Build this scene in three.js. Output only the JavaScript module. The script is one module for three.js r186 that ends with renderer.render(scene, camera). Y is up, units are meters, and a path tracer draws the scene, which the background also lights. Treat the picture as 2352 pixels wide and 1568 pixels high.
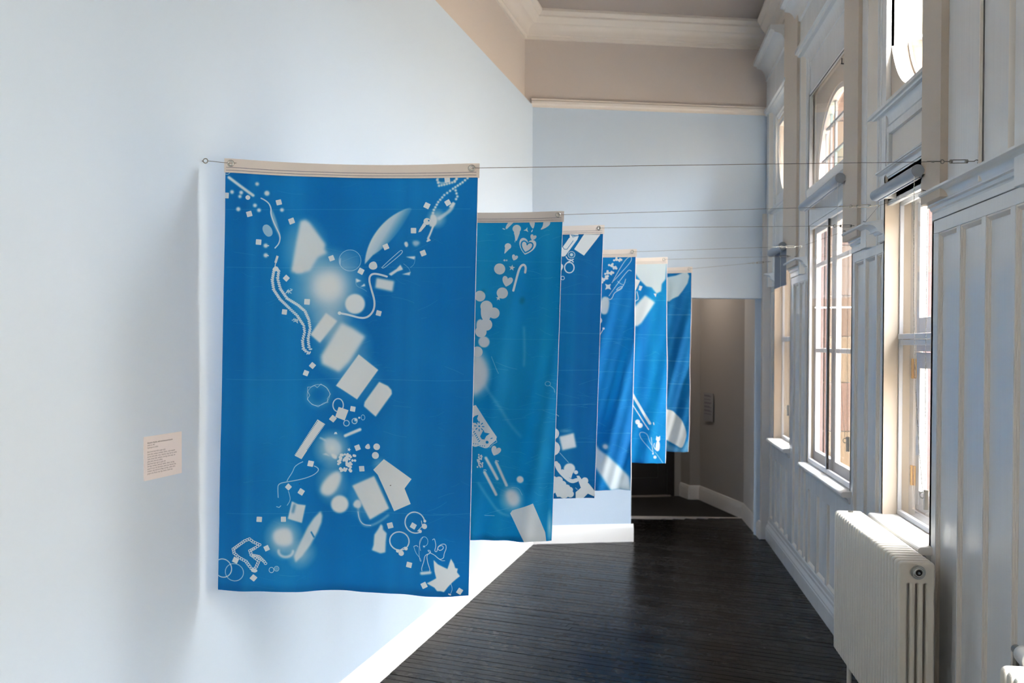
import * as THREE from 'three';
import { mergeGeometries, toCreasedNormals } from 'three/addons/utils/BufferGeometryUtils.js';
import { RoundedBoxGeometry } from 'three/addons/geometries/RoundedBoxGeometry.js';
import { ImprovedNoise } from 'three/addons/math/ImprovedNoise.js';

// ---------------------------------------------------------------- camera, sky, exposure
const W = 2352, H = 1568, FOCAL = 2287, CY = 829;
const scene = new THREE.Scene();
const camera = new THREE.PerspectiveCamera(THREE.MathUtils.radToDeg(2 * Math.atan(CY / FOCAL)), W / (2 * CY), 0.05, 200);
camera.setViewOffset(W, 2 * CY, 0, 0, W, H);
camera.position.set(0, 1.65, 0);
camera.rotation.order = 'YXZ';
camera.rotation.set(THREE.MathUtils.degToRad(-1.0), THREE.MathUtils.degToRad(6.585), 0.0026);
camera.focus = 3.7;
camera.userData.fStop = 4.0;

const renderer = new THREE.WebGLRenderer({ antialias: true });
renderer.toneMapping = THREE.LinearToneMapping;
renderer.toneMappingExposure = 1.03;
renderer.shadowMap.enabled = true;

// overcast sky: zenith three times the horizon, faintly blue
{
  const w = 16, h = 64, data = new Float32Array(w * h * 4);
  for (let j = 0; j < h; j++) {
    const el = ((j + 0.5) / h - 0.5) * Math.PI, s = Math.max(0, Math.sin(el));
    const L = (1 + 2 * s) / 3;
    for (let i = 0; i < w; i++) { const o = (j * w + i) * 4; data[o] = 0.97 * L; data[o + 1] = 0.99 * L; data[o + 2] = 1.02 * L; data[o + 3] = 1; }
  }
  const sky = new THREE.DataTexture(data, w, h, THREE.RGBAFormat, THREE.FloatType);
  sky.mapping = THREE.EquirectangularReflectionMapping; sky.magFilter = THREE.LinearFilter; sky.minFilter = THREE.LinearFilter; sky.needsUpdate = true;
  scene.background = sky; scene.backgroundIntensity = 64;
}

// ---------------------------------------------------------------- helpers
let seedv = 7;
const rnd = () => { seedv = (seedv * 1664525 + 1013904223) >>> 0; return seedv / 4294967296; };
const rr = (a, b) => a + (b - a) * rnd();
const noise = new ImprovedNoise();
const V = (x, y, z) => new THREE.Vector3(x, y, z);
const used = {};
function numbered(n) { const k = used[n] = (used[n] ?? -1) + 1; return k ? n + '_' + String(k).padStart(3, '0') : n; }
function uvWorld(g) {                                    // uv in metres, by the axis each face looks along
  if (g.index) g = g.toNonIndexed();
  const p = g.attributes.position, uv = new Float32Array(p.count * 2), a = V(), b = V(), c = V();
  for (let i = 0; i < p.count; i += 3) {
    a.fromBufferAttribute(p, i); b.fromBufferAttribute(p, i + 1); c.fromBufferAttribute(p, i + 2);
    const n = b.clone().sub(a).cross(c.clone().sub(a)), x = Math.abs(n.x), y = Math.abs(n.y), z = Math.abs(n.z);
    [a, b, c].forEach((v, k) => {
      const o = (i + k) * 2;
      if (x >= y && x >= z) { uv[o] = v.z; uv[o + 1] = v.y; } else if (y >= z) { uv[o] = v.x; uv[o + 1] = v.z; } else { uv[o] = v.x; uv[o + 1] = v.y; }
    });
  }
  g.setAttribute('uv', new THREE.BufferAttribute(uv, 2));
  return g;
}
function clean(g) {
  if (g.index) g = g.toNonIndexed();
  for (const k of Object.keys(g.attributes)) if (!['position', 'normal', 'uv'].includes(k)) g.deleteAttribute(k);
  if (!g.attributes.uv) g.setAttribute('uv', new THREE.BufferAttribute(new Float32Array(g.attributes.position.count * 2), 2));
  return g;
}
function merge(list) { list = [].concat(list).map(clean); return list.length > 1 ? mergeGeometries(list) : list[0]; }
function obj(name, geos, material, parent = scene, keepUv = false) {
  let g = merge(geos);
  if (!keepUv) g = uvWorld(g);
  const m = new THREE.Mesh(g, material);
  m.name = parent === scene ? numbered(name) : name;
  m.castShadow = m.receiveShadow = true;
  parent.add(m);
  return m;
}
function kids(parent, name, geos, material, keepUv = false) {  // one mesh per geometry, numbered inside the parent
  return geos.map((g, i) => obj(i ? name + '_' + String(i).padStart(3, '0') : name, g, material, parent, keepUv));
}
function group(name, parent = scene) { const g = new THREE.Group(); g.name = parent === scene ? numbered(name) : name; parent.add(g); return g; }
function tag(o, label, category, grp) { o.userData.label = label; o.userData.category = category; if (grp) o.userData.group = grp; return o; }
function struct(o, label) { o.userData.kind = 'structure'; if (label) o.userData.label = label; return o; }
function recentre(o, x, y, z) { o.position.set(x, y, z); for (const c of o.children) c.position.sub(V(x, y, z)); return o; }
function box(x0, x1, y0, y1, z0, z1) {
  const g = new THREE.BoxGeometry(Math.abs(x1 - x0), Math.abs(y1 - y0), Math.abs(z1 - z0));
  return g.translate((x0 + x1) / 2, (y0 + y1) / 2, (z0 + z1) / 2);
}
function rbox(x0, x1, y0, y1, z0, z1, r = 0.004, seg = 2) {
  const g = new RoundedBoxGeometry(Math.abs(x1 - x0), Math.abs(y1 - y0), Math.abs(z1 - z0), seg, r);
  return clean(g.translate((x0 + x1) / 2, (y0 + y1) / 2, (z0 + z1) / 2));
}
function sweep(profile, f0, f1, crease = 0.5) {           // a closed profile carried from f0 to f1
  const n = profile.length, pos = [], A = profile.map((p) => f0(p[0], p[1])), B = profile.map((p) => f1(p[0], p[1]));
  const tri = (a, b, c) => pos.push(a.x, a.y, a.z, b.x, b.y, b.z, c.x, c.y, c.z);
  for (let i = 0; i < n; i++) { const j = (i + 1) % n; tri(A[i], A[j], B[j]); tri(A[i], B[j], B[i]); }
  for (const [a, b, c] of THREE.ShapeUtils.triangulateShape(profile.map((p) => new THREE.Vector2(p[0], p[1])), [])) { tri(A[a], A[b], A[c]); tri(B[c], B[b], B[a]); }
  let vol = 0;
  for (let i = 0; i < pos.length; i += 9) {
    const [ax, ay, az, bx, by, bz, cx, cy, cz] = pos.slice(i, i + 9);
    vol += ax * (by * cz - bz * cy) + ay * (bz * cx - bx * cz) + az * (bx * cy - by * cx);
  }
  if (vol < 0) for (let i = 0; i < pos.length; i += 9) for (let k = 0; k < 3; k++) { const t = pos[i + k]; pos[i + k] = pos[i + 3 + k]; pos[i + 3 + k] = t; }
  let g = new THREE.BufferGeometry();
  g.setAttribute('position', new THREE.Float32BufferAttribute(pos, 3));
  return crease ? toCreasedNormals(g, crease) : (g.computeVertexNormals(), g);
}
const runZ = (profile, z0, z1, c) => sweep(profile, (x, y) => V(x, y, z0), (x, y) => V(x, y, z1), c);
const runY = (profile, y0, y1, c) => sweep(profile, (x, z) => V(x, y0, z), (x, z) => V(x, y1, z), c);   // also a prism on a floor plan
const arc = (cx, cy, r, a0, a1, n = 6) => Array.from({ length: n + 1 }, (_, i) => { const a = a0 + (a1 - a0) * i / n; return [cx + r * Math.cos(a), cy + r * Math.sin(a)]; });
function tube(points, r, seg = 6, closed = false, per = 4) {
  const c = new THREE.CatmullRomCurve3(points, closed, 'catmullrom', 0.3);
  return clean(new THREE.TubeGeometry(c, points.length * per, r, seg, closed));
}
function rod(a, b, r, seg = 8, r2 = r) {
  const d = b.clone().sub(a), g = new THREE.CylinderGeometry(r2, r, d.length(), seg);
  g.applyQuaternion(new THREE.Quaternion().setFromUnitVectors(V(0, 1, 0), d.clone().normalize()));
  return clean(g.translate((a.x + b.x) / 2, (a.y + b.y) / 2, (a.z + b.z) / 2));
}
function ringGeo(c, r, t, normal, seg = 20) {
  const g = new THREE.TorusGeometry(r, t, 8, seg);
  g.applyQuaternion(new THREE.Quaternion().setFromUnitVectors(V(0, 0, 1), normal.clone().normalize()));
  return clean(g.translate(c.x, c.y, c.z));
}

// ---------------------------------------------------------------- textures and materials
function dataTex(w, h, f, srgb) {
  const d = new Uint8Array(w * h * 4);
  for (let j = 0; j < h; j++) for (let i = 0; i < w; i++) { const c = f(i / w, j / h, i, j), o = (j * w + i) * 4; for (let k = 0; k < 3; k++) d[o + k] = Math.max(0, Math.min(255, (Array.isArray(c) ? c[k] : c) * 255)); d[o + 3] = 255; }
  const t = new THREE.DataTexture(d, w, h, THREE.RGBAFormat);
  t.wrapS = t.wrapT = THREE.RepeatWrapping; t.magFilter = THREE.LinearFilter; t.minFilter = THREE.LinearMipmapLinearFilter; t.generateMipmaps = true;
  if (srgb) t.colorSpace = THREE.SRGBColorSpace;
  t.needsUpdate = true;
  return t;
}
const wrapN = (u, v, fx, fy, z) => {                      // noise that repeats with u and v
  const a = noise.noise(u * fx, v * fy, z), b = noise.noise((u - 1) * fx, v * fy, z), c = noise.noise(u * fx, (v - 1) * fy, z), d = noise.noise((u - 1) * fx, (v - 1) * fy, z);
  return (a * (1 - u) + b * u) * (1 - v) + (c * (1 - u) + d * u) * v;
};
const rollerBump = dataTex(256, 256, (u, v) => 0.5 + 0.25 * wrapN(u, v, 60, 60, 1) + 0.2 * wrapN(u, v, 25, 25, 4));
rollerBump.repeat.set(2, 2);
const brushBump = dataTex(512, 128, (u, v) => 0.5 + 0.22 * wrapN(u, v, 120, 3, 2) + 0.22 * wrapN(u, v, 34, 2, 7) + 0.14 * wrapN(u, v, 9, 2.5, 11));
brushBump.repeat.set(1.6, 0.8);
const brushRough = dataTex(256, 64, (u, v) => 0.62 + 0.3 * wrapN(u, v, 50, 3, 5) + 0.2 * wrapN(u, v, 7, 3, 9));
brushRough.repeat.set(1.1, 0.7);
const mat = (hex, o = {}) => { const m = new THREE.MeshStandardMaterial({ color: hex, roughness: 0.8, ...o }); m.side = THREE.DoubleSide; return m; };
const M = {
  wall: mat('#c8d9e9', { roughness: 0.85, bumpMap: rollerBump, bumpScale: 0.0004 }),
  plaster: mat('#cfc3b4', { roughness: 0.8, bumpMap: rollerBump, bumpScale: 0.0005 }),
  frieze: mat('#cdc4bd', { roughness: 0.85, bumpMap: rollerBump, bumpScale: 0.0004 }),
  ceiling: mat('#aba29b', { roughness: 0.9 }),
  cornice: mat('#e6dfd6', { roughness: 0.6 }),
  gloss: mat('#e6e9ea', { roughness: 0.34, bumpMap: brushBump, bumpScale: 0.0011, roughnessMap: brushRough }),
  mould: mat('#e6e1d9', { roughness: 0.4 }),  // slight yellowing, plus warm light on camera-facing edges mixed into the colour
  seal: mat('#4e5254', { roughness: 0.6 }),
  lining: mat('#c9bcab', { roughness: 0.5 }),
  glossWarmLit: mat('#e6e0d6', { roughness: 0.4, bumpMap: brushBump, bumpScale: 0.0006 }),  // same gloss paint, with warm light on camera-facing sides put into its colour
  trimWhite: mat('#f0eeea', { roughness: 0.45, bumpMap: rollerBump, bumpScale: 0.0002 }),
  frame: mat('#c9c6c4', { roughness: 0.4 }),
  alu: mat('#e4e5e8', { roughness: 0.35 }),
  rear: mat('#c9bfb2', { roughness: 0.9 }),
  hallDaylit: mat('#d9d6d2', { roughness: 0.85 }),  // hall paint lightened: daylight by the doorway is put into the colour
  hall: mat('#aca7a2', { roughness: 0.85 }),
  darkDoor: mat('#211e1d', { roughness: 0.45 }),
  blackHall: mat('#151413', { roughness: 0.8 }),
  radiator: mat('#e4dfd3', { roughness: 0.38, bumpMap: rollerBump, bumpScale: 0.0006 }),
  chrome: mat('#b9bcb8', { roughness: 0.28, metalness: 1 }),
  steel: mat('#8d8a82', { roughness: 0.4, metalness: 1 }),
  wire: mat('#5a5750', { roughness: 0.5, metalness: 0.6 }),
  brass: mat('#c69a52', { roughness: 0.45, metalness: 0.7 }),
  dark: mat('#26241f', { roughness: 0.6 }),
  red: mat('#b01717', { roughness: 0.5 }),
  calico: mat('#dad4ce', { roughness: 0.95 }),
  cottonEdge: mat('#e9e9ea', { roughness: 0.95 }),
  blind: mat('#747b86', { roughness: 0.7 }),
  blindRoll: mat('#9aa3ad', { roughness: 0.5 }),
  lead: mat('#6f7478', { roughness: 0.55, metalness: 0.3 }),
  plastic: mat('#eceae4', { roughness: 0.35 }),
  thread: mat('#55617a', { roughness: 0.9 }),
  ground: mat('#8f8a82', { roughness: 0.95 }),
  lightBlocker: mat('#57493d', { roughness: 0.95 }),  // dark so the added light blocker bounces little
  facade: mat('#cdb79c', { roughness: 0.9 }),
};
const stoneBump = dataTex(256, 256, (u, v) => 0.5 + 0.3 * wrapN(u, v, 18, 18, 3) + 0.2 * wrapN(u, v, 60, 60, 8));
stoneBump.repeat.set(2, 2);
const stone = ['#5e4f3d', '#58483b', '#635442', '#5b473c'].map((c) => mat(c, { roughness: 0.9, bumpMap: stoneBump, bumpScale: 0.004 }));
const pinkStone = ['#5f4a48', '#64504c', '#5a4644'].map((c) => mat(c, { roughness: 0.9, bumpMap: stoneBump, bumpScale: 0.004 }));
const pane = new THREE.MeshPhysicalMaterial({ color: '#ffffff', roughness: 0.0, transmission: 1, thickness: 0, ior: 1.5, side: THREE.DoubleSide });
const paneTint = ['#f6e4e0', '#f4ece4', '#e2efe2', '#f3dfd4'].map((c) => new THREE.MeshPhysicalMaterial({ color: c, roughness: 0.06, transmission: 1, thickness: 0, ior: 1.5, side: THREE.DoubleSide }));

// ---------------------------------------------------------------- plan of the room (metres, camera above the origin, looking along -z)
const lwX = (z) => -1.7931 - 0.12479 * z;                 // face of the left partition
const LD = V(0.12383, 0, -0.9923), LN = V(0.9923, 0, 0.12383);
const bwZ = (x) => -8.15 - 0.26467 * (x + 0.776);         // face of the back wall
const BD = V(0.9667, 0, -0.2559), BN = V(0.2559, 0, 0.9667);
const CEIL = 4.34, NEAR = 6.4;

// ---- floor: narrow dark painted boards laid askew
const floor = struct(group('floor'), 'dark painted narrow floorboards with scuffs and pale scratches');
{
  const A = THREE.MathUtils.degToRad(18.5), du = V(Math.cos(A), 0, Math.sin(A)), dv = V(Math.sin(A), 0, -Math.cos(A)), PW = 0.064;
  const boardTex = [0, 1, 2].map((k) => dataTex(1024, 128, (u, v) => {
    let c = 0.085 + 0.02 * noise.noise(u * 14, v * 6, k * 9) + 0.015 * noise.noise(u * 160, v * 20, k + 3);
    const s = noise.noise(u * 46, v * 150, k * 5 + 1), q = noise.noise(u * 9, v * 3, k * 7 + 2), big = noise.noise(u * 4, v * 2, k + 20);
    if (s > 0.5 && q > 0.02) c += (s - 0.5) * 1.0;
    if (big > 0.3 && noise.noise(u * 190, v * 60, k) > 0.42) c += 0.15;
    return [c * 1.04, c * 0.99, c * 0.96];
  }, true));
  const boardRough = dataTex(512, 128, (u, v) => 0.5 + 0.16 * wrapN(u, v, 12, 5, 3) + 0.16 * wrapN(u, v, 70, 8, 6));
  const boardBump = dataTex(512, 128, (u, v) => 0.5 + 0.3 * wrapN(u, v, 5, 3, 1) + 0.12 * wrapN(u, v, 40, 14, 2));
  const mats = boardTex.flatMap((t, k) => [0, 1].map((j) => new THREE.MeshPhysicalMaterial({ map: t, color: j ? '#ffffff' : '#d8d4d0', specularIntensity: 0.8, ior: 1.17, roughness: 0.5 + 0.05 * j, roughnessMap: boardRough, bumpMap: boardBump, bumpScale: 0.0007 })));
  const corner = V(-2.3, 0, 6.4), rest = [];
  const section = (a, b, v0, lift, tilt) => {              // one board between a and b along du, chamfered edges
    const prof = [[0.0006, -0.02], [PW - 0.0006, -0.02], [PW - 0.0006, -0.003], [PW - 0.003, tilt], [0.003, 0], [0.0006, -0.003]];
    const at = (u) => (x, y) => du.clone().multiplyScalar(u).add(dv.clone().multiplyScalar(v0 + x)).add(V(0, y + lift, 0));
    const g = sweep(prof, at(a), at(b), 0), p = g.attributes.position, uv = new Float32Array(p.count * 2), off = rr(0, 7), ov = rr(0, 1);
    for (let i = 0; i < p.count; i++) { const q = V().fromBufferAttribute(p, i); uv[i * 2] = (q.dot(du) + off) / 2.2; uv[i * 2 + 1] = (q.dot(dv) - v0) / 0.28 + ov; }
    g.setAttribute('uv', new THREE.BufferAttribute(uv, 2));
    return g;
  };
  let n = 0;
  for (let k = -110; k < 165; k++) {
    const v0 = k * PW;
    // row: point = du*u + dv*v0; cut by the left wall and the right wall
    const cut = (lim) => { const f = (u) => { const p = du.clone().multiplyScalar(u).addScaledVector(dv, v0 + PW / 2); return lim(p); }; let lo = -8, hi = 8; for (let i = 0; i < 40; i++) { const m = (lo + hi) / 2; if (f(m) < 0) lo = m; else hi = m; } return (lo + hi) / 2; };
    let a = cut((p) => p.x - lwX(p.z) - 0.002), b = cut((p) => p.x - 1.19);
    const pa = du.clone().multiplyScalar(a).addScaledVector(dv, v0), pb = du.clone().multiplyScalar(b).addScaledVector(dv, v0);
    if (pa.z > NEAR && pb.z > NEAR) continue;
    if (pa.z < -9.6 && pb.z < -9.6) continue;
    const clip = cut((p) => p.z - bwZ(Math.min(p.x, 2)) + 1.0 > 0 ? 1 : -1);
    a = Math.max(a, clip); if (b - a < 0.05) continue;
    const seen = pb.z < -3.7;
    const joint = a + rr(0.25, 0.8) * (b - a), split = b - a > 1.5 && rnd() < 0.55;
    for (const [s, e] of split ? [[a, joint - 0.0006], [joint + 0.0006, b]] : [[a, b]]) {
      const g = section(s, e, v0, rr(-0.0008, 0.0008), rr(-0.0006, 0.0006));
      if (seen && n < 285) { obj(n ? 'plank_' + String(n).padStart(3, '0') : 'plank', g, mats[Math.floor(rnd() * 6)], floor, true); n++; } else rest.push(g);
    }
  }
  obj('plank_run', rest, mats[1], floor, true).userData.kind = 'stuff';
  obj('subfloor', box(-3.4, 2.2, -0.2, -0.03, NEAR, -12.5), M.dark, floor);
  const strip = obj('threshold_strip', runY([[0.02, -9.535], [1.1, -9.595], [1.1, -9.63], [0.02, -9.57]], -0.018, 0.006), mat('#d9d2ca', { roughness: 0.5 }), floor);
  strip.userData.label = 'pale strip across the doorway floor';
  obj('hall_floor', runY([[-0.7, -9.54], [1.3, -9.64], [1.3, -11.6], [-0.7, -11.6]], -0.03, -0.002), mat('#0d0c0c', { roughness: 0.7 }), floor);
}

// ---- left wall: partition, old wall above it
const wallLeft = struct(group('wall_left'), 'tall pale blue gallery partition with warm grey frieze above');
const PT = 3.602;
const leftPrism = (o0, o1, z0, z1, y0, y1) => runY([[lwX(z0) + o1, z0], [lwX(z1) + o1, z1], [lwX(z1) + o0, z1], [lwX(z0) + o0, z0]], y0, y1, 0);
obj('partition', leftPrism(-0.12, 0, NEAR, -8.25, -0.03, PT), M.wall, wallLeft);
obj('frieze', leftPrism(-0.3, -0.062, NEAR, -8.6, PT - 0.3, CEIL + 0.1), M.frieze, wallLeft);
const bbProfile = [[0, -0.03], [0.018, -0.03], [0.018, 0.112], [0.014, 0.122], [0.012, 0.132], [0.006, 0.146], [0, 0.148]];
struct(obj('baseboard_left', sweep(bbProfile, (o, y) => V(lwX(NEAR) + o, y, NEAR), (o, y) => { const z = -8.16; return V(lwX(z) + o, y, z); }), M.trimWhite));

// ---- back wall with the doorway
const wallBack = struct(group('wall_back'), 'pale blue end wall with a plain opening on its right');
const bwp = (x, off = 0) => [x - BN.x * off, bwZ(x) - BN.z * off];
const backPrism = (x0, x1, y0, y1, o0 = 0, o1 = 0.16) => runY([bwp(x0, o0), bwp(x1, o0), bwp(x1, o1), bwp(x0, o1)], y0, y1, 0);
obj('wall_panel', backPrism(-1.2, 0.04, -0.03, 3.585), M.wall, wallBack);
obj('lintel', backPrism(0.04, 1.14, 2.04, 3.585), M.wall, wallBack);
obj('wall_pier', backPrism(1.14, 1.32, -0.03, 3.585), M.wall, wallBack);
obj('frieze', backPrism(-1.3, 1.5, 3.585, CEIL + 0.1), M.frieze, wallBack);
const backRun = (prof, x0, x1, c) => sweep(prof, (o, y) => V(x0 + BN.x * o, y, bwZ(x0) + BN.z * o), (o, y) => V(x1 + BN.x * o, y, bwZ(x1) + BN.z * o), c);
struct(group('baseboard_back'));
{
  const g = scene.children[scene.children.length - 1];
  obj('skirting', backRun(bbProfile, -0.77, 0.058), M.trimWhite, g);
  obj('skirting_001', backRun(bbProfile, 1.12, 1.19), M.trimWhite, g);
}
struct(obj('trim_1', backRun([[0, 3.585], [0.016, 3.585], [0.018, 3.6], [0.03, 3.612], [0.032, 3.632], [0.02, 3.642], [0.024, 3.652], [0, 3.655]], -0.79, 1.2), M.cornice), 'white picture rail across the end wall');
const cornProf = (y0, y1, p) => [[0, y0], [0.018, y0], [0.02, y0 + 0.028], [0.034, y0 + 0.03], [0.036, y0 + 0.045], ...arc(0.036 + 0.06, y0 + 0.05, 0.058, Math.PI, Math.PI / 2, 5), [p - 0.03, y1 - 0.06], [p - 0.028, y1 - 0.045], [p - 0.012, y1 - 0.035], [p, y1 - 0.02], [p, y1], [0, y1]];
struct(obj('trim_2', backRun(cornProf(4.135, CEIL, 0.17), -0.9, 1.3), M.cornice), 'plaster cornice along the top of the end wall');
struct(obj('trim_3', sweep(cornProf(4.135, CEIL, 0.17), (o, y) => V(lwX(NEAR) - 0.062 + o, y, NEAR), (o, y) => V(lwX(-8.12) - 0.062 + o, y, -8.12)), M.cornice), 'plaster cornice along the top of the left wall');
struct(obj('ceiling', box(-3.4, 2, CEIL, CEIL + 0.2, NEAR + 0.2, -12.5), M.ceiling), 'dim warm grey plaster ceiling');
struct(obj('wall_rear', box(-3.4, 2, -0.03, CEIL + 0.1, NEAR, NEAR + 0.2), M.rear));

// ---- the hall beyond the doorway
const hall = struct(group('wall_hall'), 'dim grey passage walls beyond the doorway');
const HP = [[1.137, -8.6], [1.104, -9.605], [0.777, -10.739], [0.672, -10.726], [0.59, -10.97], [0.463, -10.933]];
const hallRun = (a, b, y0, y1, t = 0.12) => { const d = V(b[0] - a[0], 0, b[1] - a[1]).normalize(), n = V(-d.z, 0, d.x).multiplyScalar(t); return runY([a, b, [b[0] + n.x, b[1] + n.z], [a[0] + n.x, a[1] + n.z]], y0, y1, 0); };
for (let i = 0; i < 5; i++) obj(i ? 'wall_panel_' + String(i).padStart(3, '0') : 'wall_panel', hallRun(HP[i], HP[i + 1], -0.03, 2.75, i === 3 || i === 2 ? 0.06 : 0.12), i ? M.hall : M.hallDaylit, hall);
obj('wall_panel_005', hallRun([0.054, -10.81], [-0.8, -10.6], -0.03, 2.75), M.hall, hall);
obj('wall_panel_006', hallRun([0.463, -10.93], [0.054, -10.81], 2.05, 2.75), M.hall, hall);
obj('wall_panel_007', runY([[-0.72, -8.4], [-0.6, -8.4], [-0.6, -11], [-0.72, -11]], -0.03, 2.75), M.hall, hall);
{
  const lamp = tag(group('ceiling_lamp'), 'round ceiling lamp in the passage beyond the doorway', 'lamp');
  obj('housing', clean(new THREE.CylinderGeometry(0.15, 0.16, 0.05, 32).translate(0.3, 2.6, -10.1)), M.plastic, lamp);
  obj('diffuser', clean(new THREE.SphereGeometry(0.14, 24, 10, 0, Math.PI * 2, Math.PI / 2, Math.PI / 2).scale(1, 0.35, 1).translate(0.3, 2.575, -10.1)), mat('#fff2df', { emissive: '#ffe2bd', emissiveIntensity: 1.5 }), lamp);
  const pl = new THREE.PointLight('#fff0e0', 0.9); pl.position.set(0.3, 2.45, -10.1); pl.castShadow = true; pl.shadow.radius = 5; lamp.add(pl);
}
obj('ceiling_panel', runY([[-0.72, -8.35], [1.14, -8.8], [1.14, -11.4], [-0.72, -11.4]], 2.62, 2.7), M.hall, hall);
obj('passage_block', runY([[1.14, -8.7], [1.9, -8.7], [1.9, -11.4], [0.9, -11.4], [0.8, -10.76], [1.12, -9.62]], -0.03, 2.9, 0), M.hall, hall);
{
  const g = struct(group('baseboard_hall'));
  const prof = bbProfile.map(([o, y]) => [o, y]);
  for (let i = 0; i < 4; i++) {
    const a = HP[i], b = HP[i + 1], d = V(b[0] - a[0], 0, b[1] - a[1]).normalize(), n = V(d.z, 0, -d.x);
    obj(i ? 'skirting_' + String(i).padStart(3, '0') : 'skirting', sweep(prof, (o, y) => V(a[0] + n.x * o, y, a[1] + n.z * o), (o, y) => V(b[0] + n.x * o, y, b[1] + n.z * o)), M.trimWhite, g);
  }
  const d1 = struct(group('door_1'), 'dark brown panelled door at the end of the passage');
  const dd = V(-0.409, 0, 0.117).normalize(), p0 = V(0.463, 0, -10.955);
  const slab = (s0, s1, y0, y1, o0, o1) => { const a = p0.clone().addScaledVector(dd, s0), b = p0.clone().addScaledVector(dd, s1), n = V(-dd.z, 0, dd.x).multiplyScalar(-1); return runY([[a.x - n.x * o0, a.z - n.z * o0], [b.x - n.x * o0, b.z - n.z * o0], [b.x - n.x * o1, b.z - n.z * o1], [a.x - n.x * o1, a.z - n.z * o1]], y0, y1, 0); };
  obj('leaf', slab(0.0, 0.9, 0.01, 2.04, 0, 0.04), M.darkDoor, d1);
  obj('stile', [slab(0.03, 0.13, 0.01, 2.04, -0.012, 0), slab(0.13, 0.9, 0.01, 0.2, -0.012, 0), slab(0.13, 0.9, 0.92, 1.06, -0.012, 0)], M.darkDoor, d1);
  obj('jamb', slab(-0.05, 0.03, 0, 2.06, -0.03, 0.02), mat('#1d1a19', { roughness: 0.5 }), d1);
  obj('door_sill', slab(0, 0.9, -0.01, 0.012, -0.06, 0), mat('#8d857e', { roughness: 0.5 }), d1);
}

// ---------------------------------------------------------------- right wall
const RW = struct(group('wall_right'), 'white panelled window wall with tall dado and cream plaster piers');
const W1 = [-4.12, -4.855], W2 = [-5.545, -6.835], W3 = [-7.56, -8.36];
const W0 = [[-1.95, -2.72], [1.6, 0.3], [3.2, 1.9], [4.8, 3.5], [6.2, 5.1]];   // the windows beside and behind the camera
const bays = [...W0.slice().sort((a, b) => b[0] - a[0]), W1, W2, W3];
const XB = 1.2, XO = 1.52;
{ // masonry
  const list = [], lows = bays.map(([n, f], i) => ({ n, f, y0: 0.83, y1: i === bays.length - 2 ? 2.56 : i === bays.length - 4 ? 2.1 : 2.44, u0: i === bays.length - 3 ? 2.76 : 2.7, u1: i === bays.length - 4 ? 2.7 : i === bays.length - 3 ? 3.76 : 3.42, un: n, uf: f }));
  let z = NEAR + 0.2;
  for (const b of lows) { list.push(box(1.222, XO, -0.2, CEIL + 0.2, z, b.n)); z = b.f; }
  list.push(box(1.222, XO, -0.2, CEIL + 0.2, z, -9.2));
  for (const b of lows) { list.push(box(1.222, XO, -0.2, b.y0, b.n, b.f)); list.push(box(1.222, XO, b.y1, b.u0, b.n, b.f)); list.push(box(1.222, XO, b.u1, CEIL + 0.2, b.n, b.f)); }
  obj('masonry', list, M.glossWarmLit, RW);
}
{ // plaster piers between the joinery
  kids(RW, 'plaster_pier', [box(1.15, 1.23, 2.2, CEIL, -3.862, W1[0] + 0.02), box(1.15, 1.23, 2.2, CEIL, -5.205, W2[0] + 0.005), box(1.15, 1.23, 2.2, CEIL, -7.04, W3[0] - 0.055), ...[0, 1, 2, 3].map((i) => box(1.15, 1.23, 0, CEIL, W0[i][0] + 0.01, W0[i + 1][1] - 0.01))], M.plaster);
  // broad board and beads beside the near pier
  obj('upper_board', [box(1.178, 1.23, 2.2, CEIL, -3.52, -3.862)], M.gloss, RW);
  obj('upper_board_001', [box(1.183, 1.23, 2.2, CEIL, -3.29, -3.505)], M.gloss, RW);
  obj('bead', runY([[1.178, -3.505], [1.17, -3.508], [1.17, -3.517], [1.178, -3.522]], 2.2, CEIL), M.glossWarmLit, RW);
  obj('cove', runY([[1.23, -3.29], [1.183, -3.29], ...arc(1.183 + 0.045, -3.29, 0.045, Math.PI, Math.PI / 2, 5).map(([x, y]) => [x, y])], 2.2, CEIL), M.glossWarmLit, RW);
  
}
const capProf = [[1.222, 2.16], [1.199, 2.16], [1.197, 2.172], [1.19, 2.176], [1.186, 2.187], [1.176, 2.19], ...arc(0, 0, 1, 0.08, Math.PI / 2 - 0.05, 8).map(([x, y]) => [1.146 + 0.034 * x, 2.19 + 0.041 * y]), [1.145, 2.233], [1.1425, 2.236], [1.1425, 2.244], [1.222, 2.244]];
const mouldPlan = (a, s) => [[XB + 0.003, a], [XB + 0.003, a + s * 0.003], [XB + 0.009, a + s * 0.0045], [XB + 0.0095, a + s * 0.008], [1.215, a + s * 0.0095], [1.2155, a + s * 0.012], [1.222, a + s * 0.0125], [1.222, a]];
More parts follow.
